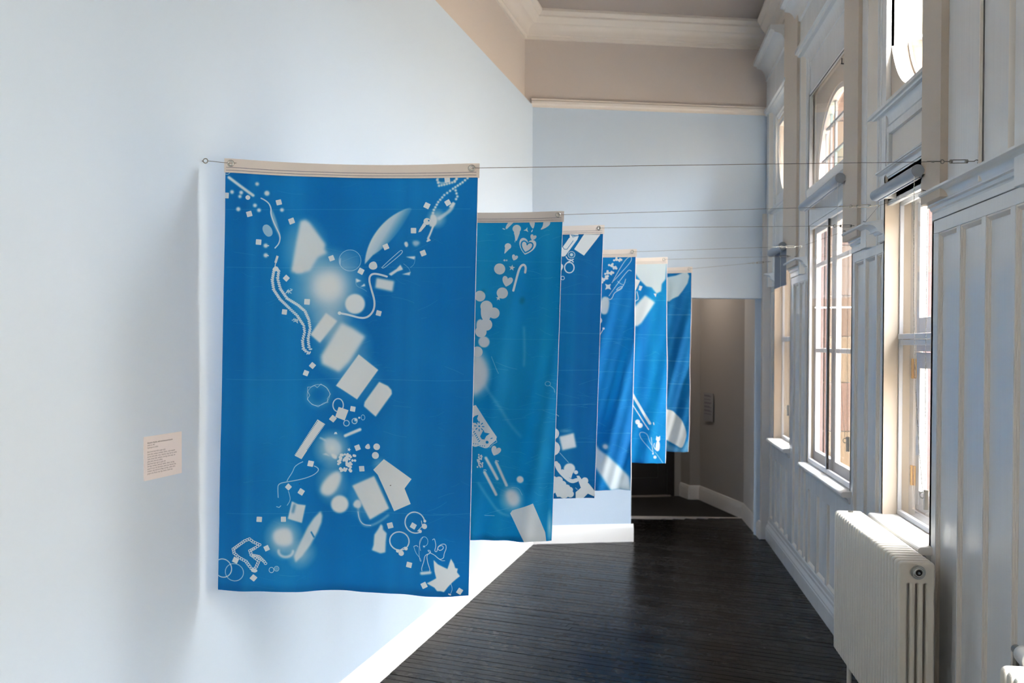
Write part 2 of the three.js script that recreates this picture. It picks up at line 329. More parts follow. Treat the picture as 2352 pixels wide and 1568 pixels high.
function dado(z0, z1, bevels, near, skewNear) {            // z0 near end, z1 far end
  const y0 = 0.19, y1 = 2.086, F = XB, back = 1.222;
  const d = { panel: [], stile: [], rail: [] };
  const marks = [...bevels].sort((a, b) => a - b);          // far to near, far edge of each recess
  obj('dado_back', box(back, 1.235, 0, 2.2, z0, z1), M.gloss, RW);
  let zf = z1;
  const edges = [];
  marks.forEach((m, i) => { const next = i + 1 < marks.length ? marks[i + 1] - 0.04 : z0 - 0.045; edges.push([m, next]); });
  let last = z1;
  for (const [m, e] of edges) {
    d.stile.push(rbox(F, back, y0, y1, last, m, 0.0015, 1)); last = e;
    const t = rbox(1.2165, 1.2225, y0, y1, m + 0.002, e - 0.002, 0.001, 1); d.panel.push(t);
  }
  d.stile.push(rbox(F, back, y0, y1, last, z0, 0.0015, 1));
  d.rail.push(rbox(F, back, y1, 2.136, z0, z1, 0.0015, 1), rbox(F - 0.002, back, 2.139, 2.165, z0, z1, 0.0015, 1), rbox(F, back, 0.02, y0, z0, z1, 0.0015, 1));
  const st = (n, a, m = M.gloss) => a.forEach((g) => { dadoCount[n] = (dadoCount[n] ?? -1) + 1; obj(n + (dadoCount[n] ? '_' + String(dadoCount[n]).padStart(3, '0') : ''), g, m, RW); });
  st('stile', d.stile); st('panel', d.panel); st('rail', d.rail);
  for (const [m, e] of edges) {                             // small stepped mould round each recess
    const mould = [];
    for (const [a, s] of [[m, 1], [e, -1]]) mould.push(runY(mouldPlan(a, s), y0, y1, 0));
    mould.push(runZ([[F + 0.004, y1], [F + 0.004, y1 - 0.006], [F + 0.012, y1 - 0.014], [1.2165, y1 - 0.018], [1.222, y1]], m, e, 0));
    mould.push(runZ([[F + 0.004, y0], [F + 0.004, y0 + 0.006], [F + 0.012, y0 + 0.014], [1.2165, y0 + 0.018], [1.222, y0]], m, e, 0));
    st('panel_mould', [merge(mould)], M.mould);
  }
  const zn = skewNear ? (x, y) => V(x, y, z0 - 0.006 - (1.2 - Math.min(x, 1.2)) * 2.75) : (x, y) => V(x, y, z0);
  st('dado_cap', [sweep(capProf, zn, (x, y) => V(x, y, z1 + 0.01))]);
}
const dadoCount = {};
dado(-2.74, W1[0], [-4.045, -3.788, -3.529, -3.27, -3.01]);
dado(W1[1], W2[0], [-5.47, -5.237, -5.0], true, true);
dado(W2[1], W3[0], [-7.43, -7.18, -6.965], true, true);
dado(W3[1], -8.66, [-8.58], true, true);
{ // panelling below the windows
  const under = (z0, z1, marks, top) => {
    const y0 = 0.19, y1 = top - 0.12, F = XB, back = 1.222;
    const st = (n, g, m = M.gloss) => { dadoCount[n] = (dadoCount[n] ?? -1) + 1; obj(n + (dadoCount[n] ? '_' + String(dadoCount[n]).padStart(3, '0') : ''), g, m, RW); };
    let last = z1;
    const m = [...marks].sort((a, b) => a - b);
    m.forEach((a, i) => {
      const e = i + 1 < m.length ? m[i + 1] - 0.045 : z0 - 0.05;
      st('stile', rbox(F, back, y0, y1, last, a, 0.0015, 1)); last = e;
      st('panel', rbox(1.2165, 1.2225, y0, y1, a, e, 0.001, 1));
      const mould = [];
      for (const [q, s] of [[a, 1], [e, -1]]) mould.push(runY(mouldPlan(q, s), y0, y1, 0));
      mould.push(runZ([[F + 0.004, y0], [F + 0.004, y0 + 0.006], [F + 0.012, y0 + 0.014], [1.2165, y0 + 0.018], [1.222, y0]], a, e, 0));
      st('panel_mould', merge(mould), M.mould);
    });
    st('stile', rbox(F, back, y0, y1, last, z0, 0.0015, 1));
    st('rail', rbox(F, back, y1, top, z0, z1, 0.0015, 1)); st('rail', rbox(F, back, 0.02, y0, z0, z1, 0.0015, 1));
  };
  under(W1[0], W1[1], [-4.8, -4.5], 0.8); under(W2[0], W2[1], [-6.8, -6.49, -6.165, -5.84], 0.81); under(W3[0], W3[1], [-8.3, -8.02, -7.76], 0.83);
}
struct(obj('baseboard_right', runZ([[1.222, -0.03], [1.172, -0.03], [1.172, 0.095], [1.176, 0.102], [1.176, 0.112], ...arc(1.176, 0.14, 0.012, -Math.PI / 2, Math.PI / 2, 4).map(([x, y]) => [1.188 - (x - 1.176) * -0.3, y]), [1.194, 0.16], [1.195, 0.185], [1.2, 0.192], [1.222, 0.192]], NEAR, -8.64), M.gloss), 'deep white moulded skirting under the window wall');

// ---- upper joinery over each window: architrave, cove, bead and flat, then mouldings
function upperJamb(n, zb, zc0, zc1, za, y1) {              // zb: edge of the opening, going away from the camera
  const y0 = 2.13;
  obj('architrave' + n, [box(XB, 1.235, y0, y1, zb, zc0), runY([[1.2, zc0 + 0.052], [1.197, zc0 + 0.05], [1.196, zc0 + 0.046], [1.2, zc0 + 0.043]], y0, y1), runY([[1.2, zc0 + 0.012], [1.193, zc0 + 0.01], [1.191, zc0 + 0.004], [1.193, zc0 - 0.002], [1.2, zc0 - 0.004]], y0, y1)], M.gloss, RW);
  obj('cove' + n, runY([[1.23, zc0], [1.2, zc0], ...arc(1.2, zc0 - (zc0 - zc1) * 1.0, 0.03, 0, Math.PI / 2, 0).slice(0, 0), [1.193, zc0 - 0.02], [1.182, zc0 - 0.05], [1.175, zc1 + 0.025], [1.171, zc1], [1.23, zc1]], y0, y1), M.glossWarmLit, RW);
  obj('flat_board' + n, [rbox(1.169, 1.23, y0, y1, zc1 + 0.004, za, 0.002, 2)], M.gloss, RW);
}
upperJamb('', W1[1], -4.985, -5.1, -5.21, 3.9);
upperJamb('_001', W2[1], -6.925, -7.02, -7.05, 3.62);
upperJamb('_002', W3[1], -8.44, -8.55, -8.66, 3.6);
upperJamb('_003', W0[0][1] - 0.005, -2.86, -2.97, -3.2, 3.9);
const crown = (x0, x1, y0, y1) => { const w = x0 - x1, h = y1 - y0; return [[x0, y0], [x0 - 0.1 * w, y0], [x0 - 0.12 * w, y0 + 0.14 * h], [x0 - 0.24 * w, y0 + 0.18 * h], ...arc(x0 - 0.24 * w - 0.4 * w, y0 + 0.2 * h, 0.4 * w, 0, Math.PI / 2, 5).map(([x, y]) => [x, y0 + 0.2 * h + (y - y0 - 0.2 * h) * (0.5 * h) / (0.4 * w)]), [x0 - 0.78 * w, y0 + 0.72 * h], [x0 - 0.82 * w, y0 + 0.8 * h], [x1, y0 + 0.84 * h], [x1, y1], [x0, y1]]; };
// window 1: small mould over the blind, panel, transom crown, panel with the oval light
obj('blind_fascia', box(1.212, 1.232, 2.3, 2.49, W1[0], -4.98), M.gloss, RW);
obj('small_mould', runZ(crown(1.215, 1.176, 2.425, 2.468), W1[0] + 0.01, -4.95), M.gloss, RW);
obj('transom_crown', runZ(crown(1.225, 1.17, 2.66, 2.762), W1[0] + 0.01, -5.095), M.gloss, RW);
obj('panel_frame', [box(1.205, 1.232, 2.468, 2.665, -4.82, -4.985), box(1.205, 1.232, 2.63, 2.665, W1[0], -4.82), box(1.205, 1.232, 2.468, 2.48, W1[0], -4.82), runY([[1.205, -4.82], [1.2, -4.826], [1.2, -4.838], [1.205, -4.845]], 2.468, 2.64)], M.gloss, RW);
obj('inset_panel', box(1.226, 1.238, 2.47, 2.64, W1[0], -4.83), M.gloss, RW);
// window 2
obj('fascia_board', box(1.2, 1.232, 2.44, 2.69, W2[0], W2[1] - 0.02), M.gloss, RW);
obj('transom_sill', runZ([[1.235, 2.63], [1.192, 2.63], [1.188, 2.64], [1.188, 2.672], [1.194, 2.684], [1.235, 2.69]], W2[0], W2[1] - 0.03), M.trimWhite, RW);
obj('fascia_board_001', box(1.205, 1.24, 3.315, 3.56, W2[0], W2[1] - 0.03), M.gloss, RW);
obj('hood_mould', runZ(crown(1.22, 1.135, 3.5, 3.66), W2[0] + 0.0, -7.045), M.gloss, RW);
obj('entablature', box(1.17, 1.24, 3.64, 3.86, W2[0], -7.08), M.gloss, RW);
obj('cornice_crown', runZ(crown(1.19, 1.05, 3.83, 4.02), W2[0], -7.16), M.gloss, RW);
// window 3
obj('fascia_board_002', box(1.205, 1.24, 2.4, 2.86, W3[0], W3[1] - 0.06), M.gloss, RW);
obj('transom_crown_001', runZ(crown(1.225, 1.165, 2.66, 2.76), W3[0] + 0.0, -8.6), M.gloss, RW);
obj('hood_mould_001', runZ(crown(1.22, 1.14, 3.48, 3.62), W3[0], -8.66), M.gloss, RW);
obj('entablature_001', box(1.165, 1.24, 3.6, 3.86, W3[0] + 0.0, -8.66), M.gloss, RW);
obj('cornice_crown_001', runZ(crown(1.19, 1.05, 3.84, 4.03), W3[0] - 0.07, -8.7), M.gloss, RW);
obj('cornice_crown_002', runZ(crown(1.19, 1.05, 3.83, 4.02), W1[0] + 0.02, -5.2), M.gloss, RW);
struct(obj('trim_4', runZ(cornProf(4.135, CEIL, 0.17).map(([o, y]) => [1.23 - o, y]), NEAR, -8.8), M.cornice), 'plaster cornice along the top of the window wall');

// ---------------------------------------------------------------- windows
function sill(w, y, p) {
  const z0 = w[0] + 0.045, z1 = w[1] - 0.045;
  obj('window_sill', runZ([[1.33, y - 0.032], [1.156, y - 0.032], ...arc(1.158, y - 0.016, 0.014, -Math.PI / 2, -3 * Math.PI / 2, 6), [1.33, y + 0.004]], z0, z1), M.trimWhite, p);
  obj('sill_mould', runZ([[1.222, y - 0.07], [1.19, y - 0.07], [1.188, y - 0.058], ...arc(1.162, y - 0.058, 0.026, 0, Math.PI / 2, 4), [1.222, y - 0.032]], z0 - 0.02, z1 + 0.02), M.gloss, p);
}
function sashPart(parent, n, x0, x1, y0, y1, za, zb, st, bars, m = M.frame) {   // one sash: two stiles, rails, bars, glass
  const s = group('sash' + n, parent);
  kids(s, 'stile', [rbox(x0, x1, y0, y1, za, za - st, 0.003), rbox(x0, x1, y0, y1, zb + st, zb, 0.003)], m);
  kids(s, 'rail', [rbox(x0, x1, y0, y0 + st * 1.25, za - st, zb + st, 0.003), rbox(x0, x1, y1 - st, y1, za - st, zb + st, 0.003)], m);
  if (bars.length) kids(s, 'glazing_bar', bars.map((b) => rbox(x0 + 0.002, x1 - 0.002, b - 0.014, b + 0.014, za - st, zb + st, 0.005)), m);
  const xm = (x0 + x1) / 2, ys = [y0 + st, ...bars, y1 - st * 0.9];
  kids(s, 'pane', ys.slice(0, -1).map((y, i) => { const g = new THREE.PlaneGeometry(Math.abs(za - zb) - 2 * st + 0.01, ys[i + 1] - y); g.rotateY(-Math.PI / 2); return g.translate(xm, (y + ys[i + 1]) / 2, (za + zb) / 2); }), pane);
  return s;
}
function quoins(parent, name, x0, x1, y0, y1, z, mats, hgt, dir = -1) {   // stone jamb: one block above the other
  let y = y0, i = 0;
  while (y < y1 - 0.02) {
    const h = Math.min(hgt * rr(0.85, 1.15), y1 - y), t = 0.03 + rr(0, 0.006);
    const m = obj(i ? name + '_' + String(i).padStart(3, '0') : name, rbox(x0, x1, y + 0.003, y + h - 0.003, z, z - dir * t, 0.006), mats[(i * 7 + Math.floor(rnd() * 2)) % mats.length], parent);
    y += h; i++;
  }
}
// window 1: white secondary frame, old casement behind, pink stone beyond; oval light above
const win1 = struct(group('window_1'), 'nearest window with a round light above and brass hinges');
{
  const [n, f] = W1, y0 = 0.855, y1 = 2.32;
  sill(W1, 0.852, win1);
  obj('jamb_lining', [box(XB, 1.36, 0.83, 2.44, f + 0.004, f - 0.02), box(XB, 1.36, 0.83, 2.2, n + 0.02, n - 0.004), box(1.16, 1.36, 2.2, 2.44, n + 0.02, n - 0.004)], M.lining, win1);
  obj('head_lining', [box(1.212, 1.36, 2.32, 2.36, n, f), box(1.212, 1.232, 2.32, 2.44, n, f)], M.gloss, win1);
  const sec = group('secondary_frame', win1);
  kids(sec, 'frame_bar', [rbox(1.266, 1.284, y0, y1, f + 0.016, f, 0.002), rbox(1.266, 1.284, y0, y1, n, n - 0.016, 0.002), rbox(1.266, 1.284, y0, y0 + 0.022, n - 0.016, f + 0.016, 0.002), rbox(1.266, 1.284, y1 - 0.022, y1, n - 0.016, f + 0.016, 0.002), rbox(1.26, 1.28, 1.676, 1.7, n - 0.016, f + 0.016, 0.002), rbox(1.27, 1.29, 1.648, 1.673, n - 0.016, f + 0.016, 0.002)], M.alu);
  kids(sec, 'pane', [[y0, 1.66], [1.68, y1]].map(([a, b]) => { const g = new THREE.PlaneGeometry(0.71, b - a); g.rotateY(-Math.PI / 2); return g.translate(1.274, (a + b) / 2, (n + f) / 2); }), pane);
  const fr = obj('casement_frame', [rbox(1.318, 1.36, 0.83, 2.36, f + 0.062, f, 0.003), rbox(1.318, 1.36, 0.83, 2.36, n, n - 0.062, 0.003), rbox(1.318, 1.36, 0.83, 0.89, n - 0.06, f + 0.06, 0.003), rbox(1.318, 1.36, 1.62, 1.7, n - 0.06, f + 0.06, 0.003)], M.frame, win1);
  sashPart(win1, '', 1.325, 1.362, 0.895, 1.615, n - 0.066, f + 0.066, 0.072, [], M.frame);
  sashPart(win1, '_001', 1.325, 1.362, 1.705, 2.33, n - 0.066, f + 0.066, 0.055, [], M.frame);
  [1.54, 1.045].forEach((y, i) => {
    const h = group('hinge' + (i ? '_001' : ''), win1);
    obj('leaf', [rbox(1.314, 1.319, y - 0.045, y + 0.045, f + 0.035, f + 0.06, 0.001), rbox(1.32, 1.326, y - 0.045, y + 0.045, f + 0.066, f + 0.09, 0.001)], M.brass, h);
    obj('knuckle', clean(new THREE.CylinderGeometry(0.006, 0.006, 0.092, 10).translate(1.314, y, f + 0.064)), M.brass, h);
    obj('screw', [-0.03, 0, 0.03].map((d) => clean(new THREE.CylinderGeometry(0.004, 0.004, 0.002, 8).rotateZ(Math.PI / 2).translate(1.3132, y + d, f + 0.047))), M.dark, h);
  });
  quoins(win1, 'jamb_stone', 1.365, XO + 0.02, 0.8, 2.45, f, pinkStone, 0.62);
  obj('outer_bead', [rbox(1.366, 1.4, 0.8, 2.4, f + 0.045, f + 0.03, 0.003), rbox(1.42, 1.45, 0.8, 2.4, f + 0.05, f + 0.03, 0.006)], pinkStone[0], win1);
  // oval light
  const sh = new THREE.Shape([[n + 0.12, 2.7], [n + 0.12, 3.9], [f - 0.14, 3.9], [f - 0.14, 2.7]].map(([z, y]) => new THREE.Vector2(-z, y)));
  const hole = new THREE.Path(); hole.absellipse(4.49, 3.26, 0.41, 0.47, 0, Math.PI * 2); sh.holes.push(hole);
  const toX = (g) => clean(g.rotateY(Math.PI / 2));       // shape (x = -z, y) extruded along x
  obj('oval_panel', toX(new THREE.ExtrudeGeometry(sh, { depth: 0.012, bevelEnabled: false, curveSegments: 40 })).translate(1.224, 0, 0), M.plaster, win1);
  const ell = (a, b, x0, x1, t) => { const s = new THREE.Shape(); s.absellipse(4.49, 3.26, a + t, b + t, 0, Math.PI * 2); const h = new THREE.Path(); h.absellipse(4.49, 3.26, a, b, 0, Math.PI * 2); s.holes.push(h); return toX(new THREE.ExtrudeGeometry(s, { depth: x1 - x0, bevelEnabled: false, curveSegments: 48 })).translate(x0, 0, 0); };
  obj('oval_reveal', ell(0.41, 0.47, 1.23, 1.30, 0.012), M.lining, win1);
  obj('oval_ring', ell(0.4, 0.46, 1.298, 1.31, 0.022), M.frame, win1);
  const g = new THREE.ShapeGeometry(new THREE.Shape().absellipse(4.49, 3.26, 0.41, 0.47, 0, Math.PI * 2), 40);
  obj('pane', toX(g).translate(1.304, 0, 0), pane, win1);
  obj('oval_tunnel', ell(0.4, 0.46, 1.31, XO - 0.03, 0.03), stone[0], win1);
  quoins(win1, 'round_stone', 1.36, XO + 0.02, 2.68, 3.45, f - 0.01, stone, 0.4);
}
// window 2: pair of casements with six panes, arched leaded light above
const win2 = struct(group('window_2'), 'middle double window with arched leaded light above');
{
  const [n, f] = W2;
  sill(W2, 0.86, win2);
  obj('jamb_lining', [box(1.2, 1.3, 0.83, 2.56, f + 0.003, f - 0.02), box(XB, 1.3, 0.83, 2.2, n + 0.02, n - 0.003), box(1.16, 1.3, 2.2, 2.56, n + 0.02, n - 0.003)], M.lining, win2);
  const y0 = 0.865, y1 = 2.44, mid = (n + f) / 2 - 0.02;
  const sec = group('secondary_frame', win2);
  kids(sec, 'frame_bar', [rbox(1.205, 1.222, y0, y1, f + 0.02, f, 0.002), rbox(1.205, 1.222, y0, y1, n, n - 0.02, 0.002), rbox(1.205, 1.222, y0, y0 + 0.03, n - 0.02, f + 0.02, 0.002), rbox(1.205, 1.222, y1 - 0.03, y1, n - 0.02, f + 0.02, 0.002), rbox(1.203, 1.215, y0, y1, mid + 0.004, mid - 0.022, 0.002)], M.alu);
  obj('meeting_seal', box(1.203, 1.216, y0 + 0.03, y1 - 0.03, mid + 0.014, mid + 0.004), M.dark, sec);
  kids(sec, 'pane', [[n, mid], [mid, f]].map(([a, b]) => { const g = new THREE.PlaneGeometry(Math.abs(a - b) - 0.03, y1 - y0 - 0.03); g.rotateY(-Math.PI / 2); return g.translate(1.2135, (y0 + y1) / 2, (a + b) / 2); }), pane);
  sashPart(win2, '', 1.238, 1.268, 0.872, 2.44, n - 0.012, (n + f) / 2 + 0.003, 0.062, [1.612, 2.17]);
  sashPart(win2, '_001', 1.238, 1.268, 0.872, 2.44, (n + f) / 2 - 0.003, f + 0.012, 0.062, [1.612, 2.17]);
  obj('casement_frame', [rbox(1.23, 1.29, 0.83, 0.872, n, f, 0.003), rbox(1.23, 1.29, 2.44, 2.56, n, f, 0.003)], M.frame, win2);
  quoins(win2, 'jamb_stone', 1.3, XO + 0.02, 0.78, 2.58, f, stone, 0.3);
  obj('outer_bead', [rbox(1.272, 1.29, 0.8, 2.5, f + 0.05, f + 0.0, 0.004), rbox(1.3, 1.33, 0.8, 2.5, f + 0.04, f + 0.03, 0.006)], pinkStone[1], win2);
  // upper: secondary frame and pane, arched panel, leaded lights
  const u0 = 2.685, u1 = 3.315, uf = f - 0.035, sec2 = group('upper_secondary_frame', win2);
  kids(sec2, 'frame_bar', [rbox(1.2, 1.214, u0, u1, uf + 0.018, uf, 0.002), rbox(1.2, 1.214, u0, u1, n, n - 0.018, 0.002), rbox(1.2, 1.214, u1 - 0.012, u1, n, uf, 0.002)], M.alu);
  obj('pane_seal', [box(1.199, 1.203, u0, u1, uf + 0.022, uf + 0.018), box(1.199, 1.203, u1 - 0.016, u1 - 0.012, n, uf + 0.018)], M.seal, sec2);
  { const g = new THREE.PlaneGeometry(Math.abs(n - uf), u1 - u0); g.rotateY(-Math.PI / 2); obj('pane', g.translate(1.21, (u0 + u1) / 2, (n + uf) / 2), pane, sec2); }
  obj('reveal_lining', [box(1.214, 1.3, 3.31, 3.33, n, uf), box(1.2, 1.3, 2.68, 3.33, uf, uf - 0.02), box(1.16, 1.3, 2.68, 3.4, n + 0.015, n)], M.plaster, win2);
  const zc = -((n + f) / 2), a = 0.6, b = 0.46, ys = 2.745;
  const archPts = (aa, bb, k = 28) => Array.from({ length: k + 1 }, (_, i) => { const t = Math.PI * i / k; return [zc + aa * Math.cos(t), ys + bb * Math.sin(t)]; });
  const sh = new THREE.Shape([[-n - 0.02, 2.66], [-uf + 0.02, 2.66], [-uf + 0.02, 3.4], [-n - 0.02, 3.4]].map((p) => new THREE.Vector2(...p)));
  sh.holes.push(new THREE.Path([[zc + a, 2.7], ...archPts(a, b), [zc - a, 2.7]].map((p) => new THREE.Vector2(...p))));
  obj('arch_panel', clean(new THREE.ExtrudeGeometry(sh, { depth: 0.012, bevelEnabled: false }).rotateY(Math.PI / 2)).translate(1.245, 0, 0), M.plaster, win2);
  const band = (a0, b0, t, x0, x1) => { const s = new THREE.Shape([[zc + a0 + t, 2.69], ...archPts(a0 + t, b0 + t), [zc - a0 - t, 2.69], [zc - a0, 2.69], ...archPts(a0, b0).reverse(), [zc + a0, 2.69]].map((p) => new THREE.Vector2(...p))); return clean(new THREE.ExtrudeGeometry(s, { depth: x1 - x0, bevelEnabled: false }).rotateY(Math.PI / 2)).translate(x0, 0, 0); };
  obj('arch_mould', band(0.57, 0.43, 0.03, 1.25, 1.29), M.frame, win2);
  const inside = (z, y) => ((-z - zc) / 0.57) ** 2 + (Math.max(0, y - ys) / 0.43) ** 2 < 1;
  const zs = [0.57, 0.45, 0.31, 0.17, -0.17, -0.31, -0.45, -0.57].map((d) => -(zc + d)), yrows = [2.69, 2.845, 3.03, 3.2];
  const panes = [], cames = [];
  for (let i = 0; i < 7; i++) for (let j = 0; j < 3; j++) {
    const s = new THREE.Shape(), pts = [];
    const N = 6, z0 = zs[i], z1 = zs[i + 1], ya = yrows[j], yb = yrows[j + 1];
    const lim = (z) => ys + 0.43 * Math.sqrt(Math.max(0, 1 - ((-z - zc) / 0.57) ** 2));
    if (Math.max(lim(z0), lim(z1), lim((z0 + z1) / 2)) < ya + 0.01) continue;
    pts.push([-z0, ya], [-z1, ya]);
    for (let k = 0; k <= N; k++) { const z = z1 + (z0 - z1) * k / N; pts.push([-z, Math.max(ya + 0.002, Math.min(yb, lim(z)))]); }
    panes.push([new THREE.ShapeGeometry(new THREE.Shape(pts.map((p) => new THREE.Vector2(...p)))).rotateY(Math.PI / 2).translate(1.276, 0, 0), (i * 3 + j * 5) % 7 === 2 ? 2 : (i + j) % 4 === 3 ? 3 : (i + 2 * j) % 2]);
  }
  panes.forEach(([g, k], i) => obj(i ? 'leaded_pane_' + String(i).padStart(3, '0') : 'leaded_pane', clean(g), paneTint[k], win2));
  for (let i = 1; i < 7; i++) { const z = zs[i], top = ys + 0.43 * Math.sqrt(Math.max(0, 1 - ((-z - zc) / 0.57) ** 2)), w = i === 3 || i === 4 ? 0.011 : 0.004; cames.push(rbox(1.268, 1.284, 2.69, top, z - w, z + w, 0.002)); }
  for (const y of [2.845, 3.03]) { const q = 0.57 * Math.sqrt(Math.max(0, 1 - (Math.max(0, y - ys) / 0.43) ** 2)); cames.push(rbox(1.266, 1.286, y - 0.007, y + 0.007, -zc - q, -zc + q, 0.002)); }
  kids(win2, 'lead_came', cames, M.lead);
  obj('latch', [rod(V(1.2, 3.245, -5.86), V(1.24, 3.24, -5.86), 0.004), rod(V(1.205, 3.245, -5.86), V(1.205, 3.275, -5.86), 0.003), rod(V(1.22, 3.24, -5.86), V(1.235, 3.215, -5.85), 0.003)], M.dark, win2);
  quoins(win2, 'arch_stone', 1.3, XO + 0.02, 2.6, 3.42, f, stone, 0.28);
}
// window 3
const win3 = struct(group('window_3'), 'farthest window with half lowered grey blind');
{
  const [n, f] = W3, y0 = 0.885, y1 = 2.42;
  sill(W3, 0.88, win3);
  obj('jamb_lining', [box(XB, 1.34, 0.83, 2.44, f + 0.004, f - 0.02), box(XB, 1.34, 0.83, 2.2, n + 0.02, n - 0.004), box(1.16, 1.34, 2.2, 2.44, n + 0.02, n - 0.004)], M.lining, win3);
  const sec = group('secondary_frame', win3);
  kids(sec, 'frame_bar', [rbox(1.262, 1.28, y0, y1, f + 0.016, f, 0.002), rbox(1.262, 1.28, y0, y1, n, n - 0.016, 0.002), rbox(1.262, 1.28, y0, y0 + 0.025, n - 0.016, f + 0.016, 0.002), rbox(1.258, 1.28, 1.675, 1.71, n - 0.016, f + 0.016, 0.002)], M.alu);
  kids(sec, 'pane', [[y0, 1.68], [1.7, y1]].map(([a, b]) => { const g = new THREE.PlaneGeometry(0.78, b - a); g.rotateY(-Math.PI / 2); return g.translate(1.27, (a + b) / 2, (n + f) / 2); }), pane);
  sashPart(win3, '', 1.32, 1.355, 0.88, 1.66, n - 0.01, f + 0.01, 0.06, []);
  sashPart(win3, '_001', 1.32, 1.355, 1.66, 2.43, n - 0.01, f + 0.01, 0.05, []);
  quoins(win3, 'jamb_stone', 1.36, XO + 0.02, 0.8, 2.45, f, stone, 0.3);
  const sh = new THREE.Shape([[n + 0.01, 2.7], [n + 0.01, 3.6], [f - 0.1, 3.6], [f - 0.1, 2.7]].map(([z, y]) => new THREE.Vector2(-z, y)));
  const hole = new THREE.Path(); hole.absellipse(7.955, 3.27, 0.37, 0.42, 0, Math.PI * 2); sh.holes.push(hole);
  obj('oval_panel', clean(new THREE.ExtrudeGeometry(sh, { depth: 0.012, bevelEnabled: false, curveSegments: 40 }).rotateY(Math.PI / 2)).translate(1.22, 0, 0), M.glossWarmLit, win3);
  const s2 = new THREE.Shape(); s2.absellipse(7.955, 3.27, 0.382, 0.432, 0, Math.PI * 2); const h2 = new THREE.Path(); h2.absellipse(7.955, 3.27, 0.37, 0.42, 0, Math.PI * 2); s2.holes.push(h2);
  obj('oval_reveal', clean(new THREE.ExtrudeGeometry(s2, { depth: 0.12, bevelEnabled: false, curveSegments: 40 }).rotateY(Math.PI / 2)).translate(1.222, 0, 0), M.plaster, win3);
  const g = new THREE.PlaneGeometry(0.76, 0.74); g.rotateY(-Math.PI / 2);
  obj('pane', g.translate(1.206, 3.06, -7.955), pane, win3);
  obj('upper_frame_bar', [rbox(1.2, 1.214, 2.7, 3.5, f - 0.04, f - 0.055, 0.002)], M.alu, win3);
  quoins(win3, 'round_stone', 1.36, XO + 0.02, 2.68, 3.45, f - 0.01, stone, 0.4);
}
// the windows outside the picture, beside and behind the camera
W0.forEach(([n, f], i) => {
  const w = struct(group('window_' + (4 + i)));
  sill([n, f], 0.86, w);
  obj('jamb_lining', [box(XB, 1.36, 0.83, 3.42, f + 0.004, f - 0.01), box(XB, 1.36, 0.83, 3.42, n + 0.01, n - 0.004)], M.lining, w);
  sashPart(w, '', 1.32, 1.355, 0.86, 2.44, n, f, 0.06, [1.65]);
  sashPart(w, '_001', 1.32, 1.355, 2.7, 3.42, n, f, 0.06, []);
});
// outdoors: paving and the building across the yard
struct(obj('wall_light_blocker', box(1.5, 2.7, -0.3, 5.2, -7.08, -7.5), M.lightBlocker));  // unseen block, added to keep farthest window light off the end wall
struct(obj('ground', box(1.5, 30, -0.4, -0.2, 14, -24), M.ground));
struct(obj('wall_yard', box(8.5, 9.5, -0.3, 4.6, 14, -24), M.facade));
